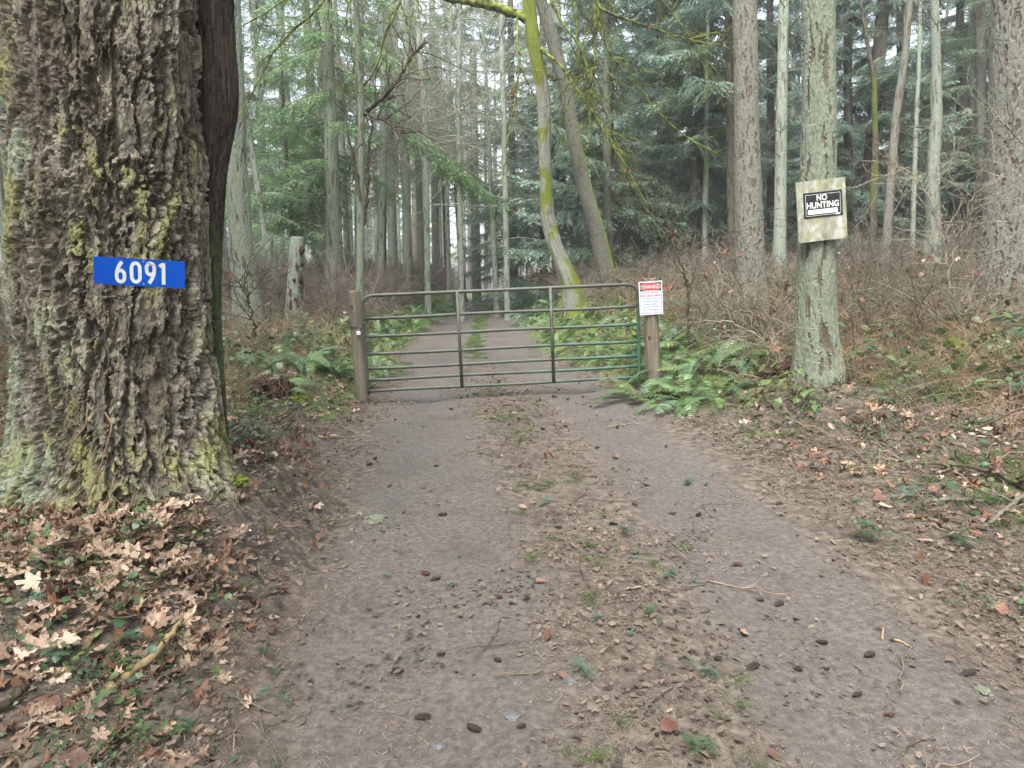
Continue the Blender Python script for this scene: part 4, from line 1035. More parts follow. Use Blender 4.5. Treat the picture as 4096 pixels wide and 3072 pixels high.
def ribbon(m, pts, wd, o, ex, ez, ey, d, th=.0006, mi=0):
    """flat stroke along 2D polyline"""
    P = np.asarray(pts, float); T = np.gradient(P, axis=0); T /= np.linalg.norm(T, axis=1, keepdims=True)+1e-9; N_ = np.stack([-T[:, 1], T[:, 0]], 1)
    wd = np.broadcast_to(wd, len(P))[:, None]
    A = P+N_*wd/2; B = P-N_*wd/2; n = len(P)
    V = [o+ex*q[0]+ez*q[1]-ey*(d+th) for q in A]+[o+ex*q[0]+ez*q[1]-ey*(d+th) for q in B]
    m.add(np.array(V), [[i, i+1, n+i+1, n+i] for i in range(n-1)], None, mi)
def text(name, body, cx, cz, width, height, o, ex, ez, ey, d, mk, parent, bold=0., extr=.0004):
    cu = bpy.data.curves.new(name, 'FONT'); cu.body = body; cu.size = 1; cu.offset = bold; cu.resolution_u = 3
    to = bpy.data.objects.new(name, cu); COL.objects.link(to); bpy.context.view_layer.update()
    dg = bpy.context.evaluated_depsgraph_get(); me = bpy.data.meshes.new_from_object(to.evaluated_get(dg)); COL.objects.unlink(to); bpy.data.objects.remove(to)
    n = len(me.vertices); co = np.zeros(n*3, np.float32); me.vertices.foreach_get('co', co); co = co.reshape(-1, 3)
    mn, mx = co[:, :2].min(0), co[:, :2].max(0)
    sx = width/(mx[0]-mn[0]); sz = height/(mx[1]-mn[1])
    X = (co[:, 0]-(mn[0]+mx[0])/2)*sx+cx; Zc = (co[:, 1]-(mn[1]+mx[1])/2)*sz+cz
    V = o[None]+ex[None]*X[:, None]+ez[None]*Zc[:, None]-ey[None]*(d+extr)
    if parent is not None: V = V-np.array(tuple(parent_root(parent).location))
    me.vertices.foreach_set('co', V.astype(np.float32).ravel()); me.materials.clear(); me.materials.append(M[mk]); me.update()
    ob = obj(name, me, parent); return ob
def parent_root(p):
    return p if p.type == 'EMPTY' else p.parent

def address_sign():
    o, ex, ey, ez, w, h = frame_from((374, 1025), (739, 1046), (377, 1134), 3.2)
    t = thing('address_sign', 'blue house number plate 6091 screwed to the bark of the huge fir', 'sign', tuple(o))
    L = lambda v: v
    m = MB(); rrect(m, o, ex, ez, ey, 0, -h, w, 0, .008, -.001, .001); m.obj('plate', M['blue'], t, False)
    H = h*.80
    def cell(u0, u1): return u0*w, u1*w
    # highway style figures as strokes (unit box x 0..1, y 0..1)
    ar = lambda cx, cy, rx, ry, a0, a1, n=18: [(cx+rx*math.cos(math.radians(a)), cy+ry*math.sin(math.radians(a))) for a in np.linspace(a0, a1, n)]
    six = [(.72, .97), (.5, .8), (.3, .62), (.16, .42), (.13, .28)]+ar(.5, .27, .37, .22, 180, 540, 34)[0:1]
    lo_ = ar(.5, .27, .36, .215, 0, 360, 36)
    # 6: slanted stem + closed loop
    def stadium(cx, y0, y1, rx, ry, n=10):
        return ar(cx, y1, rx, ry, 0, 180, n)+ar(cx, y0, rx, ry, 180, 360, n)+[(cx+rx, y1)]
    sw = .017*w/.457*1.06
    zero_top = -h*.12
    figs = [('6', .236, .352, -.142), ('0', .400, .523, -.135), ('9', .566, .681, -.115), ('1', .722, .79, -.135)]
    mdig = []
    for ch, u0, u1, vt in figs:
        x0, x1 = u0*w, u1*w; dw = x1-x0; top = -h*.11; hh = H*.99
        m = MB()
        if ch == '1': strokes = [[(.66, .01), (.66, 1.0)], [(.02, .83), (.35, .9), (.66, .95)]]
        elif ch == '0': strokes = [stadium(.5, .3, .7, .37, .235)]
        elif ch == '6': strokes = [stadium(.5, .24, .36, .37, .2), [(.13, .34), (.16, .5), (.28, .68), (.46, .84), (.66, .97)]]
        else: strokes = [stadium(.5, .64, .76, .37, .2), [(.87, .66), (.84, .5), (.72, .32), (.54, .16), (.34, .03)]]
        for s in strokes:
            P = np.array([(x0+dw*a, top-hh+hh*b) for a, b in s]); 
            if len(P) < 8:
                q = spline(np.c_[P, np.zeros(len(P))], 14)[:, :2]; P = q
            ribbon(m, P, sw, o, ex, ez, ey, .0012+.0002*len(m.V))
        m.obj('digit', M['digit'], t, False)
    for u, v in ((.545, -.10), (.545, -.92)):
        m = MB(); c = o+ex*u*w+ez*v*h; th = np.linspace(0, 2*math.pi, 9)[:-1]
        m.add([c+ex*.004*math.cos(a)+ez*.004*math.sin(a)-ey*.0015 for a in th]+[c-ey*.006], None, [[8, (i+1) % 8, i] for i in range(8)]+[[8, i, (i+1) % 8] for i in range(8)]); m.obj('screw', M['metal'], t)
    # a dry twig caught on the plate
    m = MB(); P = spline([tuple(o+ex*.54*w-ez*.0*h-ey*.012), tuple(o+ex*.6*w-ez*.13*h-ey*.012), tuple(o+ex*.72*w-ez*.26*h-ey*.01)], 10); m.tubes(P, np.linspace(.0022, .0012, 10), 4)
    tag(m.obj('twig', M['twig'], None), 'short dry twig caught on the top of the blue number plate', 'twig')
address_sign()

def hunting_board():
    Y = 7.5-.235
    o, ex, ey, ez, w, h = frame_from((3183, 730), (3380, 707), (3186, 974), Y)
    t = thing('notice_board', 'square white painted board streaked with algae, nailed to the lichen covered trunk', 'board', tuple(o))
    m = MB(); rrect(m, o, ex, ez, ey, 0, -h, w, 0, .003, -.016, .0); m.obj('board', M['board'], t, False)
    ko, kex, key, kez, kw, kh = frame_from((3212, 774.5), (3368, 757), (3216, 876), Y-.004)
    s = thing('hunting_sign', 'black sign reading NO HUNTING with a blank white strip on the weathered board', 'sign', tuple(ko))
    m = MB(); rrect(m, ko, kex, kez, key, 0, -kh, kw, 0, .006, -.001, .001); m.obj('plate', M['black'], s, False)
    # thin white frame line
    m = MB(); x0, x1, z0, z1 = .055*kw, .945*kw, -.92*kh, -.09*kh; lw = .0038
    for a, b in (((x0, z0), (x1, z0)), ((x1, z0), (x1, z1)), ((x1, z1), (x0, z1)), ((x0, z1), (x0, z0))): ribbon(m, [a, b], lw, ko, kex, kez, key, .0015)
    m.obj('border_line', M['letter'], s, False)
    m = MB(); rrect(m, ko, kex, kez, key, .1*kw, -.865*kh, .87*kw, -.68*kh, .008, .001, .002); m.obj('blank_strip', M['letter'], s, False)
    m = MB(); rrect(m, ko, kex, kez, key, .81*kw, -.955*kh, .92*kw, -.885*kh, .002, .0012, .0024); m.obj('small_label', M['letter'], s, False)
    text('lettering', 'NO', .475*kw, -.225*kh, .27*kw, .245*kh, ko, kex, kez, key, .002, 'letter', s, .03)
    text('lettering', 'HUNTING', .49*kw, -.51*kh, .83*kw, .255*kh, ko, kex, kez, key, .002, 'letter', s, .035)
    for u, v in ((.5, -.06), (.5, -.94), (.03, -.03), (.97, -.97)):
        m = MB(); c = o+ex*u*w+ez*v*h; th = np.linspace(0, 2*math.pi, 7)[:-1]
        m.add([c+ex*.006*math.cos(a)+ez*.006*math.sin(a)-ey*.001 for a in th]+[c-ey*.005], None, [[6, (i+1) % 6, i] for i in range(6)]+[[6, i, (i+1) % 6] for i in range(6)]); m.obj('nail', M['rot'], t)
hunting_board()

def warning_sign():
    Y = 9.12-PRr-.02
    o, ex, ey, ez, w, h = frame_from((2554, 1128), (2648, 1121.5), (2561, 1261.5), Y)
    t = thing('warning_sign', 'white metal warning sign with red oval heading on the right gate post', 'sign', tuple(o))
    m = MB(); rrect(m, o, ex, ez, ey, 0, -h, w, 0, .008, -.001, .001); m.obj('plate', M['white'], t, False)
    m = MB(); x0, x1 = .055*w, .945*w; zz0, zz1 = -.955*h, -.04*h; lw = .0042
    for a, b in (((x0, zz0), (x1, zz0)), ((x1, zz0), (x1, zz1)), ((x0, zz1), (x0, zz0))): ribbon(m, [a, b], lw, o, ex, ez, ey, .0014)
    rrect(m, o, ex, ez, ey, x0, -.29*h, x1, -.035*h, .008, .001, .0018); m.obj('black_panel', M['black'], t, False)
    th = np.linspace(0, 2*math.pi, 37)[:-1]
    for rx, rz, d, mk, nm in ((.455*w, .123*h, .0022, 'white', 'oval_outline'), (.44*w, .113*h, .0028, 'red', 'red_oval')):
        m = MB(); m.add([o+ex*(.5*w+rx*math.cos(a))+ez*(-.163*h+rz*math.sin(a))-ey*d for a in th]+[o+ex*.5*w-ez*.163*h-ey*d], None, [[36, i, (i+1) % 36] for i in range(36)]); m.obj(nm, M[mk], t, False)
    text('heading', 'WARNING', .5*w, -.165*h, .75*w, .115*h, o, ex, ez, ey, .003, 'white', t, .012)
    rows = [('You are entering a', -.343, .80, .052, 'ink', .014), ('RED NECK AREA', -.432, .84, .055, 'red', .025), ('You may encounter', -.522, .82, .052, 'ink', .008), ('American Flags,', -.603, .66, .052, 'ink', .008),
            ('Armed Citizens,', -.688, .66, .05, 'ink', .008), ('The Lords Prayer,', -.772, .70, .052, 'ink', .008), ('& Country Music.', -.855, .72, .052, 'ink', .008), ('Proceed at your own risk.', -.922, .82, .036, 'red', .002)]
    for s, z, ww, hh, mk, b in rows: text('lettering', s, .5*w, z*h, ww*w, hh*h*1.12, o, ex, ez, ey, .002, mk, t, b)
    m = MB(); rrect(m, o, ex, ez, ey, .8*w, -.05*h, .87*w, -.025*h, .003, .002, .0032); m.obj('green_spot', M['greenspot'], t, False)
warning_sign()

# ------------------------------------------------------------------ ferns
def frond_mesh(seed, L=.85, arch=.45, n=30):
    rng = RS(seed); s = np.linspace(0, 1, n+2)
    x = L*(s-.12*s**2); z = arch*(1.75*s-1.9*s**2)*L*1.1; y = .06*L*(s**2)*rng.uniform(-1, 1)
    P = np.stack([x, y, z], 1); m = MB(); m.tubes(P, .0035*(1-.8*s), 3)
    T = np.gradient(P, axis=0); T /= np.linalg.norm(T, axis=1, keepdims=True); q = []
    prof = np.clip(np.sin(np.pi*np.clip(s*.93+.1, 0, 1))**.55, 0, 1)
    for i in range(3, n+1):
        for sd_ in (-1, 1):
            side = np.cross([0, 0, 1.], T[i])*sd_; side /= np.linalg.norm(side); up = np.cross(T[i], side)*sd_
            ln = L*.125*prof[i]*rng.uniform(.85, 1.1); d = side*.95+T[i]*.32+np.array([0, 0, -.18])+rng.normal(size=3)*.06; d /= np.linalg.norm(d)
            w = T[i]*L*.0125*1.15+np.array([0, 0, 1.])*rng.normal()*.003; p = P[i]
            e = p+d*ln+np.array([0, 0, -.12*ln])
            q += [[p-w*.6, p+w*.6, p+d*ln*.55+w*.75, p+d*ln*.55-w*.75], [p+d*ln*.55-w*.75, p+d*ln*.55+w*.75, e+w*.12, e-w*.12]]
    q = np.array(q); m.add(q.reshape(-1, 3), np.arange(len(q)*4).reshape(-1, 4), None, 1)
    return m.me('frond', [M['fern_stalk'], M['fern']], smooth=False)
FR = [frond_mesh(i, 1.0, a) for i, a in enumerate((.3, .42, .2, .5, .12, .34))]
FERN_STUFF = []
def fern(x, y, R, n, label, seed, az0=None, group=None):
    rng = RS(seed); z = g(x, y); t = thing('sword_fern', label, 'fern', (x, y, z), group)
    for i in range(n):
        az = i*2.399+rng.uniform(-.4, .4); L = R*rng.uniform(.8, 1.3)
        k = rng.randint(6)
        slope = (g(x+math.cos(az)*.5, y+math.sin(az)*.5)-z)/.5
        o = obj('frond', FR[k], t, loc=(math.cos(az)*.03, math.sin(az)*.03, .02), rot=(rng.uniform(-.35, .35), -math.atan(slope)*.7-rng.uniform(-.1, .3), az), scale=(L, L*rng.uniform(.9, 1.2), L*rng.uniform(.7, 1.2)))
def gat(px, py):
    """ground point seen at that pixel"""
    d = ray(px, py); lo_, y = None, .5
    while y < 80:
        p = at(px, py, y)
        if p.z < g(p.x, y): return p.x, y
        y *= 1.01
    return tuple(at(px, py, 30))[:2]
ferns = [
 (2560, 1600, .75, 14, 'spreading sword fern at the foot of the right gate post beside the track'),
 (2740, 1610, .8, 15, 'large glossy sword fern with long arching fronds at the front of the right clump'),
 (2700, 1500, .8, 14, 'sword fern behind the right gate post, in the middle of the right clump'),
 (2840, 1480, .75, 12, 'bright green sword fern halfway between the right post and the board tree'),
 (2870, 1600, .6, 10, 'small sword fern low at the right end of the right clump'),
 (2660, 1420, .75, 12, 'yellow green sword fern at the back right of the right gate post'),
 (2970, 1450, .6, 10, 'sparse sword fern left of the board tree'),
 (1105, 1560, .6, 10, 'dark fern over the black rotting stump on the left verge'),
 (1150, 1470, .85, 14, 'sword fern on the left verge behind the rotting stump'),
 (1020, 1470, .7, 12, 'sword fern between the huge fir and the rotting stump'),
 (1250, 1480, .8, 13, 'sword fern just left of the left gate post'),
 (1340, 1500, .8, 12, 'sword fern with pale arched fronds touching the left gate post'),
 (1500, 1490, .75, 12, 'sword fern seen through the lower bars beside the left gate post'),
 (1230, 1370, .75, 10, 'fern on the far left verge in front of the straight grey green trunk'),
 (1560, 1330, .8, 12, 'fern seen through the upper bars left of the track, nearest'),
 (1650, 1300, .8, 12, 'fern seen through the upper bars left of the track, middle'),
 (1720, 1285, .8, 11, 'fern on the left edge of the track left of the first upright'),
 (1490, 1290, .8, 10, 'fern above the second bar close to the left gate post'),
 (1780, 1255, .8, 10, 'fern at the left edge of the track right behind the first upright'),
 (1850, 1240, .8, 10, 'small far fern where the track narrows on its left'),
 (2110, 1300, .8, 12, 'fern on the right verge beyond the gate near the second upright'),
 (2170, 1260, .8, 12, 'fern right of the track in front of the mossy maple foot'),
 (2150, 1220, .8, 12, 'fern left of the foot of the mossy maple'),
 (2090, 1235, .8, 10, 'bright fern at the right edge of the track beyond the gate'),
 (2230, 1330, .75, 11, 'fern between the second upright and the mossy maple'),
 (2400, 1400, .75, 11, 'fern seen through the gate bars near the right post'),
 (2330, 1290, .75, 10, 'fern on the bank right of the mossy maple foot'),
 (2480, 1430, .7, 10, 'fern with pale fronds seen through the gate by the right leg'),
 (1980, 1205, .8, 9, 'tiny far fern at the crest of the track'),
 (2060, 1205, .8, 9, 'tiny bright fern at the right side of the track crest')]
for i, (px, py, R, n, lab) in enumerate(ferns):
    x, y = gat(px, py); fern(x, y, R*(.8 if px < 1450 else .92), n, lab, 300+i)

# ------------------------------------------------------------------ bare brush (stuff)
def brush_mesh(seed, n0, h, spread, matk, n1=4, n2=3, r=.008, grav=-.1):
    rng = RS(seed); m = MB()
    P = np.zeros((n0, 8, 3)); b = rng.normal(size=(n0, 2))*.12*h; d = rng.normal(size=(n0, 2))*spread
    s = np.linspace(0, 1, 8); hh = h*rng.uniform(.5, 1, n0)
    P[:, :, 0] = b[:, :1]+d[:, :1]*s**1.6*h+rng.normal(size=(n0, 8))*.02*h; P[:, :, 1] = b[:, 1:]+d[:, 1:]*s**1.6*h+rng.normal(size=(n0, 8))*.02*h; P[:, :, 2] = -.05+hh[:, None]*s*(1-.25*s*np.linalg.norm(d, axis=1)[:, None])
    R = r*np.linspace(1, .4, 8)[None]*np.ones((n0, 1))
    P1, R1 = grow(P, R, n0*n1, (h*.15, h*.5), (20, 70), 6, rng, .25, grav, .15, 1, .7, .4, .0032)
    P2, R2 = grow(P1, R1, n0*n1*n2, (h*.05, h*.22), (20, 75), 4, rng, .3, grav, .1, 1, .7, .5, .0022)
    m.tubes(P, R, 4); m.tubes(P1, R1, 3); m.tubes(P2, R2, 3)
    return m.me('brush', [M[matk]])
BR = [brush_mesh(i, 9, 1.0, .45, 'brush') for i in range(4)]
TH = [brush_mesh(20+i, 9, 1.7, .3, 'thicket', 5, 4, .013) for i in range(3)]
rg = RS(41)
def scat(name, label, n, box, fn, protos, s=(.7, 1.3), tilt=.15, ypow=1., dz=0., micro=True, zr=None):
    P = spots(n, *box, fn, rg, ypow); n = len(P)
    z = gz(P[:, 0], P[:, 1], micro)+dz
    if zr: z = z+rg.uniform(zr[0], zr[1], n)
    rot = np.stack([rg.normal(size=n)*tilt, rg.normal(size=n)*tilt, rg.uniform(0, 6.28, n)], 1)
    return scatter(name, label, np.column_stack([P, z]), rot, rg.uniform(*s, n), rg.randint(0, len(protos), n), protos)
sL = lambda x, y: EL(y)-x
sR = lambda x, y: x-ER(y)
scat('bare_brush', 'brown leafless brush covering the bank behind the board tree', 620, (0, 22, 8.6, 27), lambda x, y: sstep(.5, 1.9, sR(x, y))*sstep(8.0, 10.5, y+.35*np.clip(x-4, -2, 3)), BR, (.6, 1.15), ypow=1.1)
scat('bare_brush', 'reddish leafless brush under the trees on the left', 300, (-20, -1, 10.5, 30), lambda x, y: sstep(.8, 2.2, sL(x, y)), BR, (.5, 1.0))
scat('thicket', 'dark tangled leafless thicket left of the track beyond the gate', 170, (-12, 0, 15, 32), lambda x, y: sstep(.5, 1.2, sL(x, y))*sstep(8.5, 3, sL(x, y)), TH, (.6, 1.15))
scat('thicket', 'dark tangled leafless thicket under the cedars on the right', 170, (0, 16, 13.5, 30), lambda x, y: sstep(1.0, 1.8, sR(x, y)), TH, (.6, 1.05))
scat('thicket', 'leafless thicket closing the far end of the track', 150, (-12, 9, 31, 52), lambda x, y: sstep(.3, .8, np.maximum(sL(x, y), sR(x, y))), TH, (.8, 1.3))
# dry straw and bracken stalks
def stalk_mesh(seed):
    rng = RS(seed); m = MB(); n = 16
    P = np.zeros((n, 6, 3)); s = np.linspace(0, 1, 6); d = rng.normal(size=(n, 2))*.5; b = rng.normal(size=(n, 2))*.12; h = rng.uniform(.2, .7, n)
    for k in range(2): P[:, :, k] = b[:, k:k+1]+d[:, k:k+1]*s[None]**1.5*h[:, None]
    P[:, :, 2] = h[:, None]*(s-.35*s**2)[None]; m.tubes(P, np.linspace(.0022, .001, 6)[None]*np.ones((n, 1)), 3); return m.me('stalk', [M['straw']])
SK = [stalk_mesh(i) for i in range(4)]
scat('dry_stalks', 'dry straw coloured stalks among the brush on both banks', 1500, (-9, 11, 4.5, 20), lambda x, y: np.maximum(sstep(.7, 2, sR(x, y)), .6*sstep(.5, 1.6, sL(x, y)))*sstep(4.5, 7, y), SK, (.6, 1.3))
scat('tangled_stems', 'thin dead stems tangled over the leaves by the huge fir', 34, (-3.6, -1.2, 1.9, 4.6), lambda x, y: sstep(.4, 1.2, sL(x, y)), SK, (.5, .9), tilt=.9)

# ------------------------------------------------------------------ leaves
def maple_leaf(seed, curl=.5):
    rng = RS(seed); th = np.linspace(-math.pi/2, 1.5*math.pi, 41)[:-1]
    lob = [(90, 1.0, 20), (38, .92, 19), (142, .92, 19), (-12, .66, 20), (192, .66, 20)]
    r = np.full(40, .3)
    for a, l, w in lob:
        dd = np.degrees(np.angle(np.exp(1j*(th-math.radians(a)))))
        r = np.maximum(r, .32+(l-.32)*np.exp(-(dd/w)**2))
    r *= 1+.05*rng.normal(size=40); r[0] = .1
    fr = [.35, .7, 1.0]; V = [[0, 0, 0]]
    ph, ph2 = rng.uniform(0, 6.28, 2); cz = rng.uniform(.15, 1)*curl
    for f in fr:
        for k in range(40):
            x, y = r[k]*f*math.cos(th[k]), r[k]*f*math.sin(th[k]); R = math.hypot(x, y)
            z = cz*R**2*(.35*math.cos(2*th[k]+ph)+.35)+.10*math.sin(5*th[k]+ph2)*R+curl*.12*rng.normal()*f
            V.append([x, y, z])
    V = np.array(V)*.5
    T = [[0, 1+k, 1+(k+1) % 40] for k in range(40)]; Q = []
    for a in range(2): Q += [[1+a*40+k, 1+(a+1)*40+k, 1+(a+1)*40+(k+1) % 40, 1+a*40+(k+1) % 40] for k in range(40)]
    m = MB(); m.add(V, Q, T); m.tubes(np.array([[0, 0, 0], [.02, -.2, .02], [rng.normal()*.08, -.45, .06]]), [.008, .006, .006], 3)
    return m
def simple_leaf(seed, asp=.5, curl=.4):
    rng = RS(seed); n = 9; s = np.linspace(0, 1, n); w = asp*np.sin(np.pi*s**.8)**.9*.5; z = curl*(.3*np.sin(s*3+rng.uniform(0, 3))); fold = rng.uniform(-.5, .6)*curl
    V = []
    for i in range(n): V += [[s[i]-.5, w[i]*(1+.12*rng.normal()), z[i]+fold*w[i]+.02*rng.normal()], [s[i]-.5, 0, z[i]], [s[i]-.5, -w[i]*(1+.12*rng.normal()), z[i]+fold*w[i]+.02*rng.normal()]]
    Q = []
    for i in range(n-1):
        for k in (0, 1): a = i*3+k; Q.append([a, a+1, a+4, a+3])
    m = MB(); m.add(V, Q); return m
ML = [maple_leaf(i, c).me('fallen_leaf', [M['leaf']]) for i, c in enumerate((.6, .9, 1.3, .7, 1.1, .5))]
MR = [maple_leaf(i+9, c).me('fallen_leaf', [M['leaf_red']]) for i, c in enumerate((1.1, 1.7, 1.4))]
SLf = [simple_leaf(i, a, c).me('leaf', [M['leaf_red'] if i % 2 else M['leaf']]) for i, (a, c) in enumerate(((.5, .5), (.6, .7), (.45, .4), (.7, .8)))]
def crumb_mesh(seed, n, sz, area, mk):
    """irregular scraps of leaf and bark lying about"""
    rng = RS(seed); m = MB()
    for i in range(n):
        c = np.array([*rng.uniform(-area, area, 2), rng.uniform(0, .008)]); s = sz*rng.uniform(.4, 1.3); a0 = rng.uniform(0, 6.28); k = 5
        a = a0+np.arange(k)*2*math.pi/k+rng.normal(size=k)*.25; r = s*rng.uniform(.45, 1, k)*np.where(np.arange(k) % 2, .6, 1); tl = rng.normal(size=2)*.3
        x, y = r*np.cos(a), r*np.sin(a); m.add(np.stack([x+c[0], y+c[1], c[2]+x*tl[0]+y*tl[1]+s*.1*rng.normal(size=k)], 1), None, [[0, 1, 2], [0, 2, 3], [0, 3, 4]])
    return m.me('crumbs', [M[mk]], smooth=False)
def needle_mesh(seed, n, area, mk='needle', ln=(.014, .03), w=.0009):
    rng = RS(seed); c = np.column_stack([rng.uniform(-area, area, (n, 2)), rng.uniform(.001, .008, n)]); a = rng.uniform(0, 6.28, n); L = rng.uniform(*ln, n)/2
    d = np.stack([np.cos(a)*L, np.sin(a)*L, rng.normal(size=n)*.0015], 1); p = np.stack([-np.sin(a), np.cos(a), 0*a], 1)*w
    V = np.stack([c-d-p, c+d-p, c+d+p, c-d+p], 1).reshape(-1, 3)
    return mesh('needles', V, [np.arange(4*n).reshape(-1, 4)], [M[mk]], None, None, False)
CM = [crumb_mesh(i, 26, .016, .16, 'crumb') for i in range(6)]
NM = [needle_mesh(i, 70, .16) for i in range(8)]
NMp = [needle_mesh(30+i, 26, .2, 'straw', (.015, .04), .001) for i in range(4)]
def dens_lit(x, y):
    o = np.maximum(sL(x, y), sR(x, y)); mid = (RL(y)+RR(y))/2
    return np.clip(sstep(-.35, .35, o)+.5*np.exp(-((x-mid)/.36)**2)+.05, 0, 1)
near = lambda x, y: sstep(.15, -.3, np.maximum(sL(x, y), sR(x, y)))
scat('needle_litter', 'brown fir needles matted over the track and its middle strip', 6500, (-4.5, 6, 1.4, 9), lambda x, y: .1+.9*dens_lit(x, y), NM, (.6, 1.1), .03, 1.25, .003)
scat('needle_litter', 'pale fir needles sprinkled on the track', 700, (-4.5, 6, 1.4, 8), lambda x, y: .2+.8*dens_lit(x, y), NMp, (.7, 1.2), .03, 1.3, .004)
scat('leaf_crumbs', 'broken leaf and bark scraps in the litter', 6500, (-7, 9, 1.5, 13), dens_lit, CM, (.7, 1.7), .05, 1.15, .003)
scat('small_leaves', 'small curled brown leaves in the litter on both verges', 5200, (-8, 9, 1.6, 14), lambda x, y: sstep(-.2, .6, np.maximum(sL(x, y), sR(x, y)))+.10*np.exp(-((x-(RL(y)+RR(y))/2)/.4)**2), SLf, (.035, .10), .45, 1.1, .006, zr=(0, .02))
scat('leaf_litter', 'thick layer of dead maple leaves on both verges', 5200, (-10, 12, 1.7, 19), lambda x, y: sstep(-.05, .8, sL(x, y))+.8*sstep(.1, 1.2, sR(x, y))*(.35+.65*(pn(x*1.1, y*1.1, 0, 8) > -.05))*sstep(2.5, 5, y), ML+MR+MR, (.06, .14), .4, 1.1, .012, zr=(0, .03))
# leaf heap at the foot of the huge fir, every leaf of it an object; nearer verge leaves too
def fallen(n, box, fn, label, group, ms, s, seed, zr=(.005, .03)):
    rng = RS(seed); P = spots(n, *box, fn, rg)
    for x, y in P:
        o = obj('fallen_leaf', ms[rng.randint(len(ms))], None, (x, y, g(x, y)+rng.uniform(*zr)), (rng.normal()*.32, rng.normal()*.32, rng.uniform(0, 6.28)), rng.uniform(*s))
        tag(o, label, 'leaf', group)
heap = lambda x, y: np.exp(-(np.maximum(0, (3.05+.12*(x+2)+.3*pn(x*2, 0, 0, 3))-y)/.6)**2)*np.exp(-(np.maximum(0, y-3.1)/.3)**2)*sstep(.05, .5, sL(x, y))*(.35+.65*(pn(x*3, y*3, 1, 4) > -.12))
fallen(170, (-3.2, -1.2, 2.4, 3.7), heap, 'pale tan maple leaf in the heap at the foot of the huge fir', 'maple leaves heaped below the huge fir', ML+MR, (.08, .155), 1, (.005, .05))
fallen(60, (-2.6, -.7, 1.75, 2.7), lambda x, y: sstep(.05, .5, sL(x, y)), 'large curled maple leaf on the near left verge below the leaf heap', 'maple leaves on the near left verge', ML+MR, (.07, .135), 2)
fallen(36, (-2.2, -1.2, 4.2, 7), lambda x, y: sstep(-.1, .3, sL(x, y)), 'rusty brown maple leaf on the bank behind the huge fir', 'rusty leaves on the bank behind the huge fir', MR, (.12, .2), 3)
fallen(60, (2.2, 5.5, 3.2, 7.5), lambda x, y: sstep(.2, .8, sR(x, y)), 'brown maple leaf on the right verge below the board tree', 'maple leaves on the right verge', ML+MR, (.11, .19), 4)
scat('near_litter', 'flat tan and brown leaves matted over the near left verge', 650, (-3.4, -.7, 1.5, 3.2), lambda x, y: sstep(.0, .5, sL(x, y)), ML+MR+SLf, (.05, .11), .22, 1, .004, zr=(0, .012))
# heap filler
scat('leaf_heap', 'tan maple leaves packed in the heap below the huge fir', 420, (-3.3, -1.0, 2.0, 3.8), heap, ML, (.10, .17), .4, 1, .0, zr=(0, .06))

# ------------------------------------------------------------------ green ground cover
def ivy_mesh(seed, n=9, spread=.16, sz=.06):
    rng = RS(seed); m = MB()
    for i in range(n):
        L = simple_leaf(seed*31+i, .75, .3); V = np.concatenate(L.V); Q = np.concatenate(L.Q); a = rng.uniform(0, 6.28); s = sz*rng.uniform(.6, 1.3)
        Rm = rotm(a, rng.uniform(-.5, .7), rng.uniform(-.5, .5)); c = np.array([*rng.normal(size=2)*spread*.6, rng.uniform(.01, .10)])
        m.add((V*s)@Rm.T+c, Q); m.tubes(np.array([c, c*[.6, .6, .5], c*[.3, .3, 0]]), [.0015]*3, 3)
    return m.me('ground_cover', [M['ivy']], smooth=False)
IV = [ivy_mesh(i) for i in range(5)]
IVs = [ivy_mesh(50+i, 12, .12, .028) for i in range(4)]
def tuft_mesh(seed, n, h, sp, mk, w=.0016):
    rng = RS(seed); P = np.zeros((n, 4, 3)); s = np.linspace(0, 1, 4); d = rng.normal(size=(n, 2))*sp; b = rng.normal(size=(n, 2))*sp*.5; hh = h*rng.uniform(.4, 1.1, n)
    for k in range(2): P[:, :, k] = b[:, k:k+1]+d[:, k:k+1]*s[None]**1.5
    P[:, :, 2] = hh[:, None]*(s-.3*s**2)[None]; m = MB(); m.tubes(P, w*np.linspace(1, .3, 4)[None]*np.ones((n, 1)), 3); return m.me('tuft', [M[mk]])
GT = [tuft_mesh(i, 40, .05, .05, 'grass') for i in range(4)]
scat('ivy_cover', 'dark green creeping leaves over the left verge', 110, (-4.5, -.8, 1.7, 5.5), lambda x, y: sstep(.1, .9, sL(x, y))*(.25+(pn(x*1.4, y*1.4, 3, 2) > .08)), IV, (.4, .8), .2)
scat('creeping_leaves', 'small bright green creeping leaves on both verges', 1500, (-8, 9, 1.7, 13), lambda x, y: sstep(.0, .9, np.maximum(sL(x, y), sR(x, y)))*(.2+(pn(x*1.1, y*1.1, 7, 2) > .05)), IVs+IV[:1], (.6, 1.2), .2)
scat('moss_patches', 'bright green mossy grass patches on the right verge and by the left ferns', 2800, (-8, 9, 2.6, 16), lambda x, y: sstep(.1, .6, np.maximum(sL(x, y), sR(x, y)))*(pn(x*.9, y*.9, 31, 4) > .12), GT, (.7, 1.8), .25)
scat('left_greens', 'ivy and bramble leaves over the near left corner', 150, (-3.6, -.8, 1.7, 3.1), lambda x, y: sstep(.2, .8, sL(x, y))*(.3+(pn(x*2, y*2, 3, 2) > .0)), IV+IVs, (.4, .75), .25, zr=(0, .03))
scat('verge_plants', 'green leafy cover beside the ferns and along the track edges', 1100, (-9, 9, 6.5, 24), lambda x, y: sstep(.0, .5, np.maximum(sL(x, y), sR(x, y)))*sstep(3.2, .8, np.maximum(sL(x, y), sR(x, y))), IVs+GT+IV[:2], (.6, 1.2), .3)
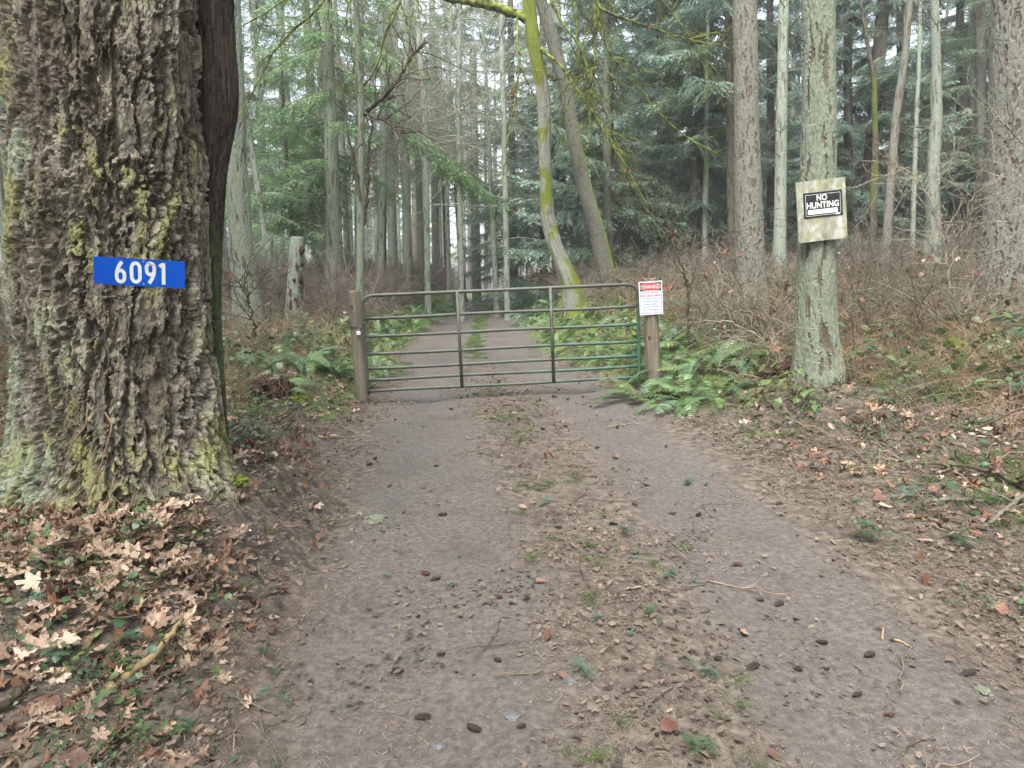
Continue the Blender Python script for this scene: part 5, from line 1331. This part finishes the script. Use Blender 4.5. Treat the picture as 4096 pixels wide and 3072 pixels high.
scat('verge_ferns', 'low far fern fronds along both edges of the track', 420, (-9, 5, 9.5, 32), lambda x, y: sstep(.0, .3, np.maximum(sL(x, y), sR(x, y)))*sstep(2.2, .5, np.maximum(sL(x, y), sR(x, y))), FR, (.4, .75), .5)
def mid_d(x, y): return np.exp(-((x-(RL(y)+RR(y))/2)/.3)**2)
scat('grass_tufts', 'sparse moss and grass tufts on the middle strip of the track', 90, (-3, 3, 1.9, 12), lambda x, y: mid_d(x, y)*(.1+(pn(x*2, y*2, 9, 4) > .12)), GT, (.5, 1.0), .2)
scat('grass_tufts', 'bright green grass along the middle strip far up the track', 420, (-3, 1, 12, 34), lambda x, y: np.exp(-((x-(RL(y)+RR(y))/2)/.16)**2)*sstep(12, 16, y), GT, (.8, 1.6), .2)
scat('grass_tufts', 'green grass tufts on the verges', 900, (-8, 9, 2, 14), lambda x, y: sstep(-.1, .5, np.maximum(sL(x, y), sR(x, y)))*(.12+(pn(x*1.5, y*1.5, 19, 4) > .15)), GT, (.5, 1.4), .2)

scat('verge_greens', 'low green plants and grass on the left bank between the huge fir and the gate post', 700, (-5.2, -1.5, 4.2, 10), lambda x, y: sstep(.1, .5, sL(x, y)), IVs+GT, (.5, 1.0), .25, zr=(0, .03))
scat('bank_leaves', 'rusty leaves on the left bank between the huge fir and the gate post', 420, (-4.5, -1.2, 4.2, 9.5), lambda x, y: sstep(-.1, .4, sL(x, y)), MR+ML, (.06, .13), .4, 1, .01, zr=(0, .03))
# ------------------------------------------------------------------ twigs, cones, stones
def twig_mesh(seed, L, r, mk, forks=2):
    rng = RS(seed); k = 9; s = np.linspace(-.5, .5, k); P = np.stack([s*L, .06*L*np.cumsum(rng.normal(size=k))*.4, np.abs(.015*rng.normal(size=k))+r], 1)
    m = MB(); R = np.linspace(r, r*.5, k); m.tubes(P, R, 5, cap=True)
    if forks:
        P1, R1 = grow(P[None], R[None], forks, (L*.15, L*.4), (25, 55), 5, rng, .15, 0, .3, .9, .7, .5, .0008); P1[:, :, 2] = np.abs(P1[:, :, 2]-r)*.4+r; m.tubes(P1, R1, 3)
    return m.me('twig', [M[mk]])
TW = [twig_mesh(i, L, r, 'twig', f) for i, (L, r, f) in enumerate(((.16, .0018, 1), (.22, .0025, 2), (.12, .002, 0), (.3, .003, 3), (.09, .0015, 0), (.4, .004, 3)))]
scat('twig_litter', 'thin dead twigs strewn over track and verges', 900, (-6, 8, 1.6, 12), lambda x, y: .2+.8*dens_lit(x, y), TW, (.6, 1.2), .06, 1.15, .003)
scat('twig_litter', 'tangle of dead twigs in the right verge', 650, (2, 9, 3, 12), lambda x, y: sstep(.1, 1, sR(x, y)), TW, (1, 2.6), .35, 1., .02)
scat('bank_greens', 'green low shrubs and brambles mixed into the brush on both banks', 900, (-10, 13, 6.5, 16), lambda x, y: np.maximum(.8*sstep(.5, 1.2, sR(x, y)), .7*sstep(.5, 1.2, sL(x, y)))*(.15+(pn(x*.8, y*.8, 4, 6) > .0)), IV+IVs, (1.0, 2.2), .4, zr=(0, .2))
def pebble_mesh(seed):
    import bmesh
    bm = bmesh.new(); bmesh.ops.create_icosphere(bm, subdivisions=2, radius=.5); rng = RS(seed); sc = rng.uniform(.6, 1.1, 3)*[1, 1, .55]
    for v in bm.verts:
        c = v.co; k = 1+.5*float(pn(c.x*1.3, c.y*1.3, c.z*1.3, seed)); v.co = Vector((c.x*sc[0]*k, c.y*sc[1]*k, c.z*sc[2]*k))
    me = bpy.data.meshes.new('pebble'); bm.to_mesh(me); bm.free(); me.materials.append(M['pebble']); return me
PB = [pebble_mesh(i) for i in range(6)]
scat('gravel', 'small half buried gravel in the track', 2600, (-2.5, 3.2, 1.5, 9), lambda x, y: near(x, y)*(.3+(pn(x*1.6, y*1.6, 2, 14) > .05)), PB, (.004, .015), .2, 1.2, -.001)
scat('gravel', 'pale stones showing through the near middle of the track', 170, (-.5, 1.0, 1.6, 3.6), lambda x, y: np.exp(-((x-.15)/.3)**2), PB, (.012, .032), .2, 1.1, -.003)

def cone_mesh(seed):
    """fir cone: core with rows of overlapping scales"""
    rng = RS(seed); m = MB(); n = 15; s = np.linspace(-.5, .5, n); rr = .16*np.sqrt(np.clip(1-(2*s)**2, .02, 1))
    m.tubes(np.stack([s, 0*s, 0*s], 1), rr, 8, cap=True)
    for i in range(70):
        u = -.42+.86*i/70; a = i*2.399; R = .19*math.sqrt(max(.05, 1-(2*u)**2)); c = np.array([u, R*.75*math.cos(a), R*.75*math.sin(a)]); o = np.array([.75, math.cos(a)*.8, math.sin(a)*.8]); o /= np.linalg.norm(o)
        sd_ = np.cross(o, [1, 0, 0]); sd_ /= np.linalg.norm(sd_); l = .13*(.5+.5*math.sqrt(max(.05, 1-(2*u)**2)))
        m.add([c-sd_*.045, c+sd_*.045, c+o*l+sd_*.04, c+o*l*1.15, c+o*l-sd_*.04], None, [[0, 1, 2], [0, 2, 3], [0, 3, 4]])
    return m.me('fir_cone', [M['cone']], smooth=False)
CN = [cone_mesh(i) for i in range(3)]
rc = RS(88)
cones = [(930, 'x')]
def cone(px, py, label, s=.075, az=None, group=None, i=0):
    x, y = gat(px, py); o = obj('fir_cone', CN[i % 3], None, (x, y, g(x, y)+s*.13), (rc.uniform(0, 6), rc.normal()*.1, rc.uniform(-.5, .5) if az is None else az), s*rc.uniform(.42, .82)); tag(o, label, 'cone', group)
for i, (px, py, lab) in enumerate([
  (1590, 2695, 'short dark fir cone alone on the near left wheel track'), (1765, 2632, 'flat dark fir cone a little right of the lone near left cone'), (1990, 2650, 'dark broken fir cone near the pale stones of the track'),
  (1690, 2885, 'muddy fir cone at the bottom of the near left wheel track'), (1895, 2935, 'largest muddy fir cone near the bottom edge left of centre'), (2085, 2920, 'dark oval fir cone at the bottom edge by the middle strip'),
  (1740, 2328, 'dark fir cone on the left wheel track halfway to the gate'), (1700, 2312, 'muddy cone touching the dark one on the left wheel track'), (1770, 2065, 'fir cone on the left wheel track below the gate'), (1990, 2400, 'reddish fir cone at the left edge of the middle strip'),
  (3285, 2590, 'dark fir cone left of the two yellow broken sticks'), (3475, 2635, 'dark fir cone below the two yellow broken sticks'), (3425, 2800, 'dark fir cone on the near right wheel track'), (3555, 2868, 'round dark fir cone low on the near right wheel track'),
  (3040, 2412, 'red brown fir cone in the middle of the right wheel track'), (3115, 2425, 'muddy cone just right of the red brown one'), (2870, 2655, 'reddish fir cone beside a green sprig at the right edge of the middle strip'), (3010, 2680, 'small reddish fir cone right of the sprig'),
  (3190, 2695, 'dark fir cone upright in the mud of the right wheel track'), (3300, 2690, 'long muddy fir cone of the right wheel track'), (2945, 2265, 'fir cone on the right wheel track near the strip'), (2230, 2120, 'round dark fir cone standing in the middle strip'),
  (3870, 2705, 'muddy fir cone near the right edge of the picture'), (3900, 2480, 'red brown fir cone on the right verge edge'), (310, 2725, 'long reddish fir cone in the leaves left of the pale stick'), (590, 2440, 'fir cone in leaves above the pale stick')]):
    cone(px, py, lab, .085, i=i)
for k in range(70):
    u = rc.rand(); y = 4.2+6.5*u; x = rc.uniform(-1.7, 2.1)
    px = 0
    if abs(x-(RL(y)+RR(y))/2) > .55 and rc.rand() < .45: continue
    o = obj('fir_cone', CN[k % 3], None, (x, y, g(x, y)+.009), (rc.uniform(0, 6), rc.normal()*.1, rc.uniform(0, 6.28)), rc.uniform(.045, .07)); tag(o, 'small dark fir cone scattered on the track before the gate', 'cone', 'fir cones scattered before the gate')

def stick(nm, label, pts, r0, r1, mk, n=20, lift=.0, seed=0, forks=0, jit=.008, cat='stick'):
    """pts: (px,py,height above ground)"""
    P = []
    for px, py, h in pts: x, y = gat(px, py); P.append((x, y, g(x, y)+h))
    rng = RS(seed); Q = spline(P, n); Q[1:-1] += rng.normal(size=(n-2, 3))*jit*.4
    R = np.linspace(r0, r1, n)*(1+.1*rng.normal(size=n)); m = MB(); m.tubes(Q, R, 8, cap=True)
    if forks:
        P1, R1 = grow(Q[None], R[None], forks, (.12, .4), (25, 60), 6, rng, .15, 0, .2, .95, .6, .4, .002); m.tubes(P1, R1, 4)
    o = m.obj(nm, M[mk], None); tag(o, label, cat); return o
stick('stick', 'thick pale yellow rotten stick lying in the leaves at lower left', [(425, 2790, .015), (520, 2745, .03), (620, 2680, .05), (690, 2610, .06), (728, 2560, .06), (733, 2530, .05)], .017, .009, 'stick_pale', seed=1)
stick('stick', 'dark broken branch end poking in at the lower left edge', [(-60, 2890, .02), (30, 2850, .03), (112, 2800, .03)], .018, .014, 'dark_branch', seed=2)
stick('stick', 'thin grey curved twig at the left edge of the near track', [(815, 2795, .004), (900, 2802, .02), (990, 2830, .02), (1108, 2878, .005)], .004, .003, 'grey_branch', seed=3, forks=2, jit=.004)
stick('stick', 'short dark twig on the edge of the left leaves', [(1050, 2415, .01), (1100, 2385, .01), (1150, 2365, .01)], .007, .005, 'dark_branch', seed=4)
stick('stick', 'short yellow broken stick standing on the right wheel track', [(3527, 2575, .006), (3532, 2528, .012)], .006, .005, 'stick_yellow', 6, seed=5, jit=.001)
stick('stick', 'longer yellow broken stick lying on the right wheel track', [(3555, 2572, .006), (3600, 2582, .006), (3645, 2597, .006)], .0055, .0045, 'stick_yellow', 8, seed=6, jit=.001)
stick('branch', 'long dark fallen branch on the right verge running out of the picture', [(3655, 1880, .04), (3790, 1885, .05), (3920, 1910, .05), (4020, 1945, .05), (4130, 1990, .04)], .012, .02, 'dark_branch', seed=7, forks=5)
stick('branch', 'grey fallen branch piece above the green sprig on the right verge', [(3690, 2032, .03), (3800, 2024, .04), (3930, 2030, .03)], .016, .013, 'grey_branch', seed=8, forks=2)
stick('branch', 'fallen branch slanting up at the right edge of the picture', [(3955, 2115, .03), (4010, 2080, .05), (4060, 2045, .06), (4130, 2000, .08)], .012, .018, 'grey_branch', seed=9, forks=3)
stick('stick', 'thin dark twig across the strip before the gate', [(2430, 1712, .008), (2490, 1708, .008), (2525, 1704, .008)], .006, .005, 'twig', seed=10)
stick('stick', 'mossy stick with lichen at the bottom of the middle strip', [(2562, 2890, .006), (2600, 2830, .01), (2640, 2795, .012), (2690, 2765, .01)], .007, .004, 'grey_branch', seed=11, forks=2)
stick('stick', 'bare pale stick leaning over the litter right of the board tree', [(3370, 1470, .05), (3430, 1430, .2), (3480, 1390, .25)], .01, .006, 'grey_branch', seed=12, forks=2)
stick('stick', 'thin black hooked twig on the near right wheel track', [(3610, 3040, .004), (3630, 3000, .006), (3680, 2975, .006), (3740, 2970, .004)], .004, .003, 'dark_branch', seed=13, jit=.003)
stick('log', 'short piece of rotten wood on the bank right of the huge fir', [(1015, 1800, .02), (1050, 1825, .02), (1085, 1860, .01)], .03, .034, 'rot', 10, seed=14)
stick('log', 'long fallen pole lying in the brush left of the left gate post', [(1160, 1370, .08), (1230, 1345, .1), (1300, 1320, .1)], .03, .025, 'dark_branch', seed=15)

# green sprigs blown down from the firs
def sprig_mesh(seed, L=.2):
    rng = RS(seed); m = MB(); k = 8; s = np.linspace(0, 1, k); P = np.stack([s*L, .1*L*np.sin(s*2), .012+.02*s], 1); m.tubes(P, np.linspace(.002, .001, k), 3)
    P1, R1 = grow(P[None], np.full((1, k), .0015), 7, (L*.2, L*.5), (35, 55), 5, rng, .06, 0, .1, .9, .8, .6); P1[:, :, 2] = np.clip(P1[:, :, 2], .005, .04); m.tubes(P1, R1, 3)
    q = []
    for Pq in [P]+list(P1):
        for t in np.linspace(.1, 1, 26 if Pq is P else 14):
            c = np.array([np.interp(t, np.linspace(0, 1, len(Pq)), Pq[:, a]) for a in range(3)]); T = Pq[-1]-Pq[0]; T /= np.linalg.norm(T)
            for sd_ in (-1, 1):
                d = T*.55+np.array([-T[1], T[0], 0])*sd_*.9+rng.normal(size=3)*.2; d /= np.linalg.norm(d); w = np.cross(d, [0, 0, 1.])*.0013; e = c+d*.024
                q.append([c-w, c+w, e+w*.6, e-w*.6])
    q = np.array(q); m.add(q.reshape(-1, 3), np.arange(len(q)*4).reshape(-1, 4)); return m.me('fir_sprig', [M['sprig']], smooth=False)
SP = [sprig_mesh(i) for i in range(4)]
for i, (px, py, s, lab) in enumerate([(405, 2590, 1.2, 'blue green fir sprig on the leaves above the pale stick'), (150, 2640, 1.1, 'fir sprig near the lower left corner beside the ivy'), (820, 2900, 1.2, 'green fir sprig near the bottom of the left verge'), (560, 2960, 1.6, 'grey green fir sprig at the bottom edge of the leaves'),
    (2640, 2505, 1.1, 'pale green fir sprig in the middle strip of the track'), (2890, 2725, 1.2, 'yellow green fir sprig beside a reddish cone'), (2720, 2960, 1.4, 'blue green fir sprig at the bottom right of the strip'), (2150, 2040, 1.2, 'light green fir sprig in the strip before the gate'),
    (3650, 2180, 3.0, 'long blue green fir bough fallen on the right verge'), (3760, 2150, 2.6, 'second fallen fir bough overlapping the long one'), (3560, 2010, 2.4, 'bright green fallen fir bough under the grey branch piece'), (3250, 1690, 3.0, 'dark green fallen fir bough below the board tree'),
    (2470, 2120, 1.6, 'green fir sprig on the strip at the right wheel track'), (2680, 2290, 1.4, 'dark fir sprig at the right edge of the strip'), (60, 2480, 1.6, 'fir sprig at the left edge of the picture'), (2380, 2750, 1.1, 'small pale sprig right of the stones'), (3880, 1700, 2.0, 'blue green fallen bough on the upper right verge'), (2760, 1950, 1.4, 'thin green sprig at the right verge edge')]):
    x, y = gat(px, py); o = obj('fir_sprig', SP[i % 4], None, (x, y, g(x, y)+.01), (rc.normal()*.1, -.05, rc.uniform(0, 6.28)), s*.62); tag(o, lab, 'sprig')
scat('small_sprigs', 'scattered green sprig tips in the litter', 260, (-4, 7, 1.6, 9), lambda x, y: .08+.92*dens_lit(x, y), SP, (.2, .5), .1, 1.1, .005)

# moss clumps, black stump pieces, pale lichen scraps
def blob(nm, label, cat, px, py, sz, mk, seed, rough=.4, zf=.6, parts=False):
    import bmesh
    x, y = gat(px, py); bm = bmesh.new(); bmesh.ops.create_icosphere(bm, subdivisions=4, radius=1)
    for v in bm.verts:
        c = v.co; k = 1+rough*float(fbm(c.x*1.4, c.y*1.4, c.z*1.4, 4, seed)); v.co = Vector((c.x*sz[0]*k, c.y*sz[1]*k, c.z*sz[2]*k))
    me = bpy.data.meshes.new(nm); bm.to_mesh(me); bm.free(); me.materials.append(M[mk]); o = obj(nm, me, None, (x, y, g(x, y)+sz[2]*zf)); 
    for p in me.polygons: p.use_smooth = rough < .5
    tag(o, label, cat); return o
blob('stump_piece', 'black rotting stump chunk among the ferns on the left verge', 'stump', 1060, 1590, (.16, .12, .12), 'rot', 3, 1.0)
blob('stump_piece', 'smaller pointed black stump chunk right of the first', 'stump', 1135, 1590, (.09, .08, .13), 'rot', 8, 1.1)
blob('moss_clump', 'yellow green moss hummock beside the black stump', 'moss', 1175, 1610, (.16, .1, .05), 'moss', 4, .6, .2)
blob('moss_clump', 'yellow moss clump glowing on the right bank', 'moss', 3815, 1400, (.1, .08, .11), 'moss', 5, .8, .4)
blob('moss_clump', 'small moss cushion at the right root of the huge fir', 'moss', 940, 1930, (.07, .05, .03), 'moss', 6, .6, .2)
blob('lichen_scrap', 'pale grey green lichen scrap on the left side of the track', 'lichen', 1495, 2080, (.06, .1, .004), 'lichen', 9, 1.0, .3)
blob('lichen_scrap', 'pale lichen scrap near the right wheel track', 'lichen', 3925, 2770, (.03, .03, .008), 'lichen', 10, 1.0, .3)
blob('stone', 'flat grey stone in the near middle of the track', 'stone', 2050, 2870, (.032, .027, .012), 'stone', 11, .5, .2)
blob('stone', 'bluish grey stone beside a dead leaf in the near strip', 'stone', 2280, 2730, (.03, .02, .014), 'stone', 12, .6, .3)
blob('stone', 'flat pale stone at the bottom left of the stones', 'stone', 1755, 3000, (.025, .02, .008), 'stone', 13, .5, .2)
blob('earth_mound', 'dark root mound left of the foot of the board tree', 'mound', 3140, 1500, (.22, .2, .12), 'rot', 14, .9, .2)
# hanging and standing brown leaves in the shrubs
for i, (px, py, Y, s, lab) in enumerate([(2695, 905+40, 9.4, .16, 'brown leaf hanging over the warning sign in the sapling'), (2880, 182, 12.3, .16, 'orange leaf hanging on the high mossy bough'), (2600, 110, 12.4, .14, 'orange leaf caught below the high mossy bough'), (2508, 685, 13, .16, 'pale brown leaf hanging before the dark cedars'), (2680, 1155, 9.3, .17, 'brown curled leaf in the brush right of the warning sign'),
    (920, 1105, 6.9, .09, 'orange leaf on the bare sapling beside the huge fir'), (3100, 1400, 7.7, .16, 'rusty leaves hanging low left of the board tree'), (3140, 1150, 9.5, .15, 'orange leaf in the brush above the ferns'), (2905, 1010, 11, .17, 'orange leaf cluster left in front of the pinkish fir'), (2960, 1025, 11, .17, 'orange leaf cluster right in front of the pinkish fir'),
    (2050, 372, 14.6, .17, 'reddish leaf caught in the hanging bough left of the mossy maple'), (1675, 325, 12.3, .12, 'orange leaf beside the alder branch in the bright gap'), (3990, 1870, 4.9, .16, 'rust brown curled leaf standing on the right verge'), (3290, 1010, 9.3, .12, 'orange leaf low in the brush behind the board tree')]):
    p = at(px, py, Y); o = obj('hanging_leaf', MR[i % 3], None, tuple(p), (1.2+rc.normal()*.3, rc.normal()*.5, rc.uniform(-.6, .6)), s*1.2); tag(o, lab, 'leaf')
# brown leaves caught all through the brush
scat('caught_leaves', 'rusty leaves caught in the brush on the bank', 240, (1.5, 12, 8, 16), lambda x, y: sstep(.6, 1.6, sR(x, y)), MR+ML[:1], (.07, .15), 1.0, 1, 0, zr=(.1, .9))

# ------------------------------------------------------------------ air
def haze():
    b = bpy.data.materials.new('haze'); b.use_nodes = True; t = b.node_tree; t.nodes.clear()
    o = t.nodes.new('ShaderNodeOutputMaterial'); v = t.nodes.new('ShaderNodeVolumePrincipled')
    v.inputs['Color'].default_value = (.9, .96, .96, 1); v.inputs['Density'].default_value = HAZE; v.inputs['Anisotropy'].default_value = .2
    t.links.new(v.outputs[0], o.inputs['Volume'])
    m = MB(); m.box((0, 66, 12), (330, 190, 28)); h = m.me('haze', [b], smooth=False)
    tag(obj('haze', h), 'thin cool mist between the far trees', None, kind='stuff')
HAZE = .0019
if HAZE: haze()
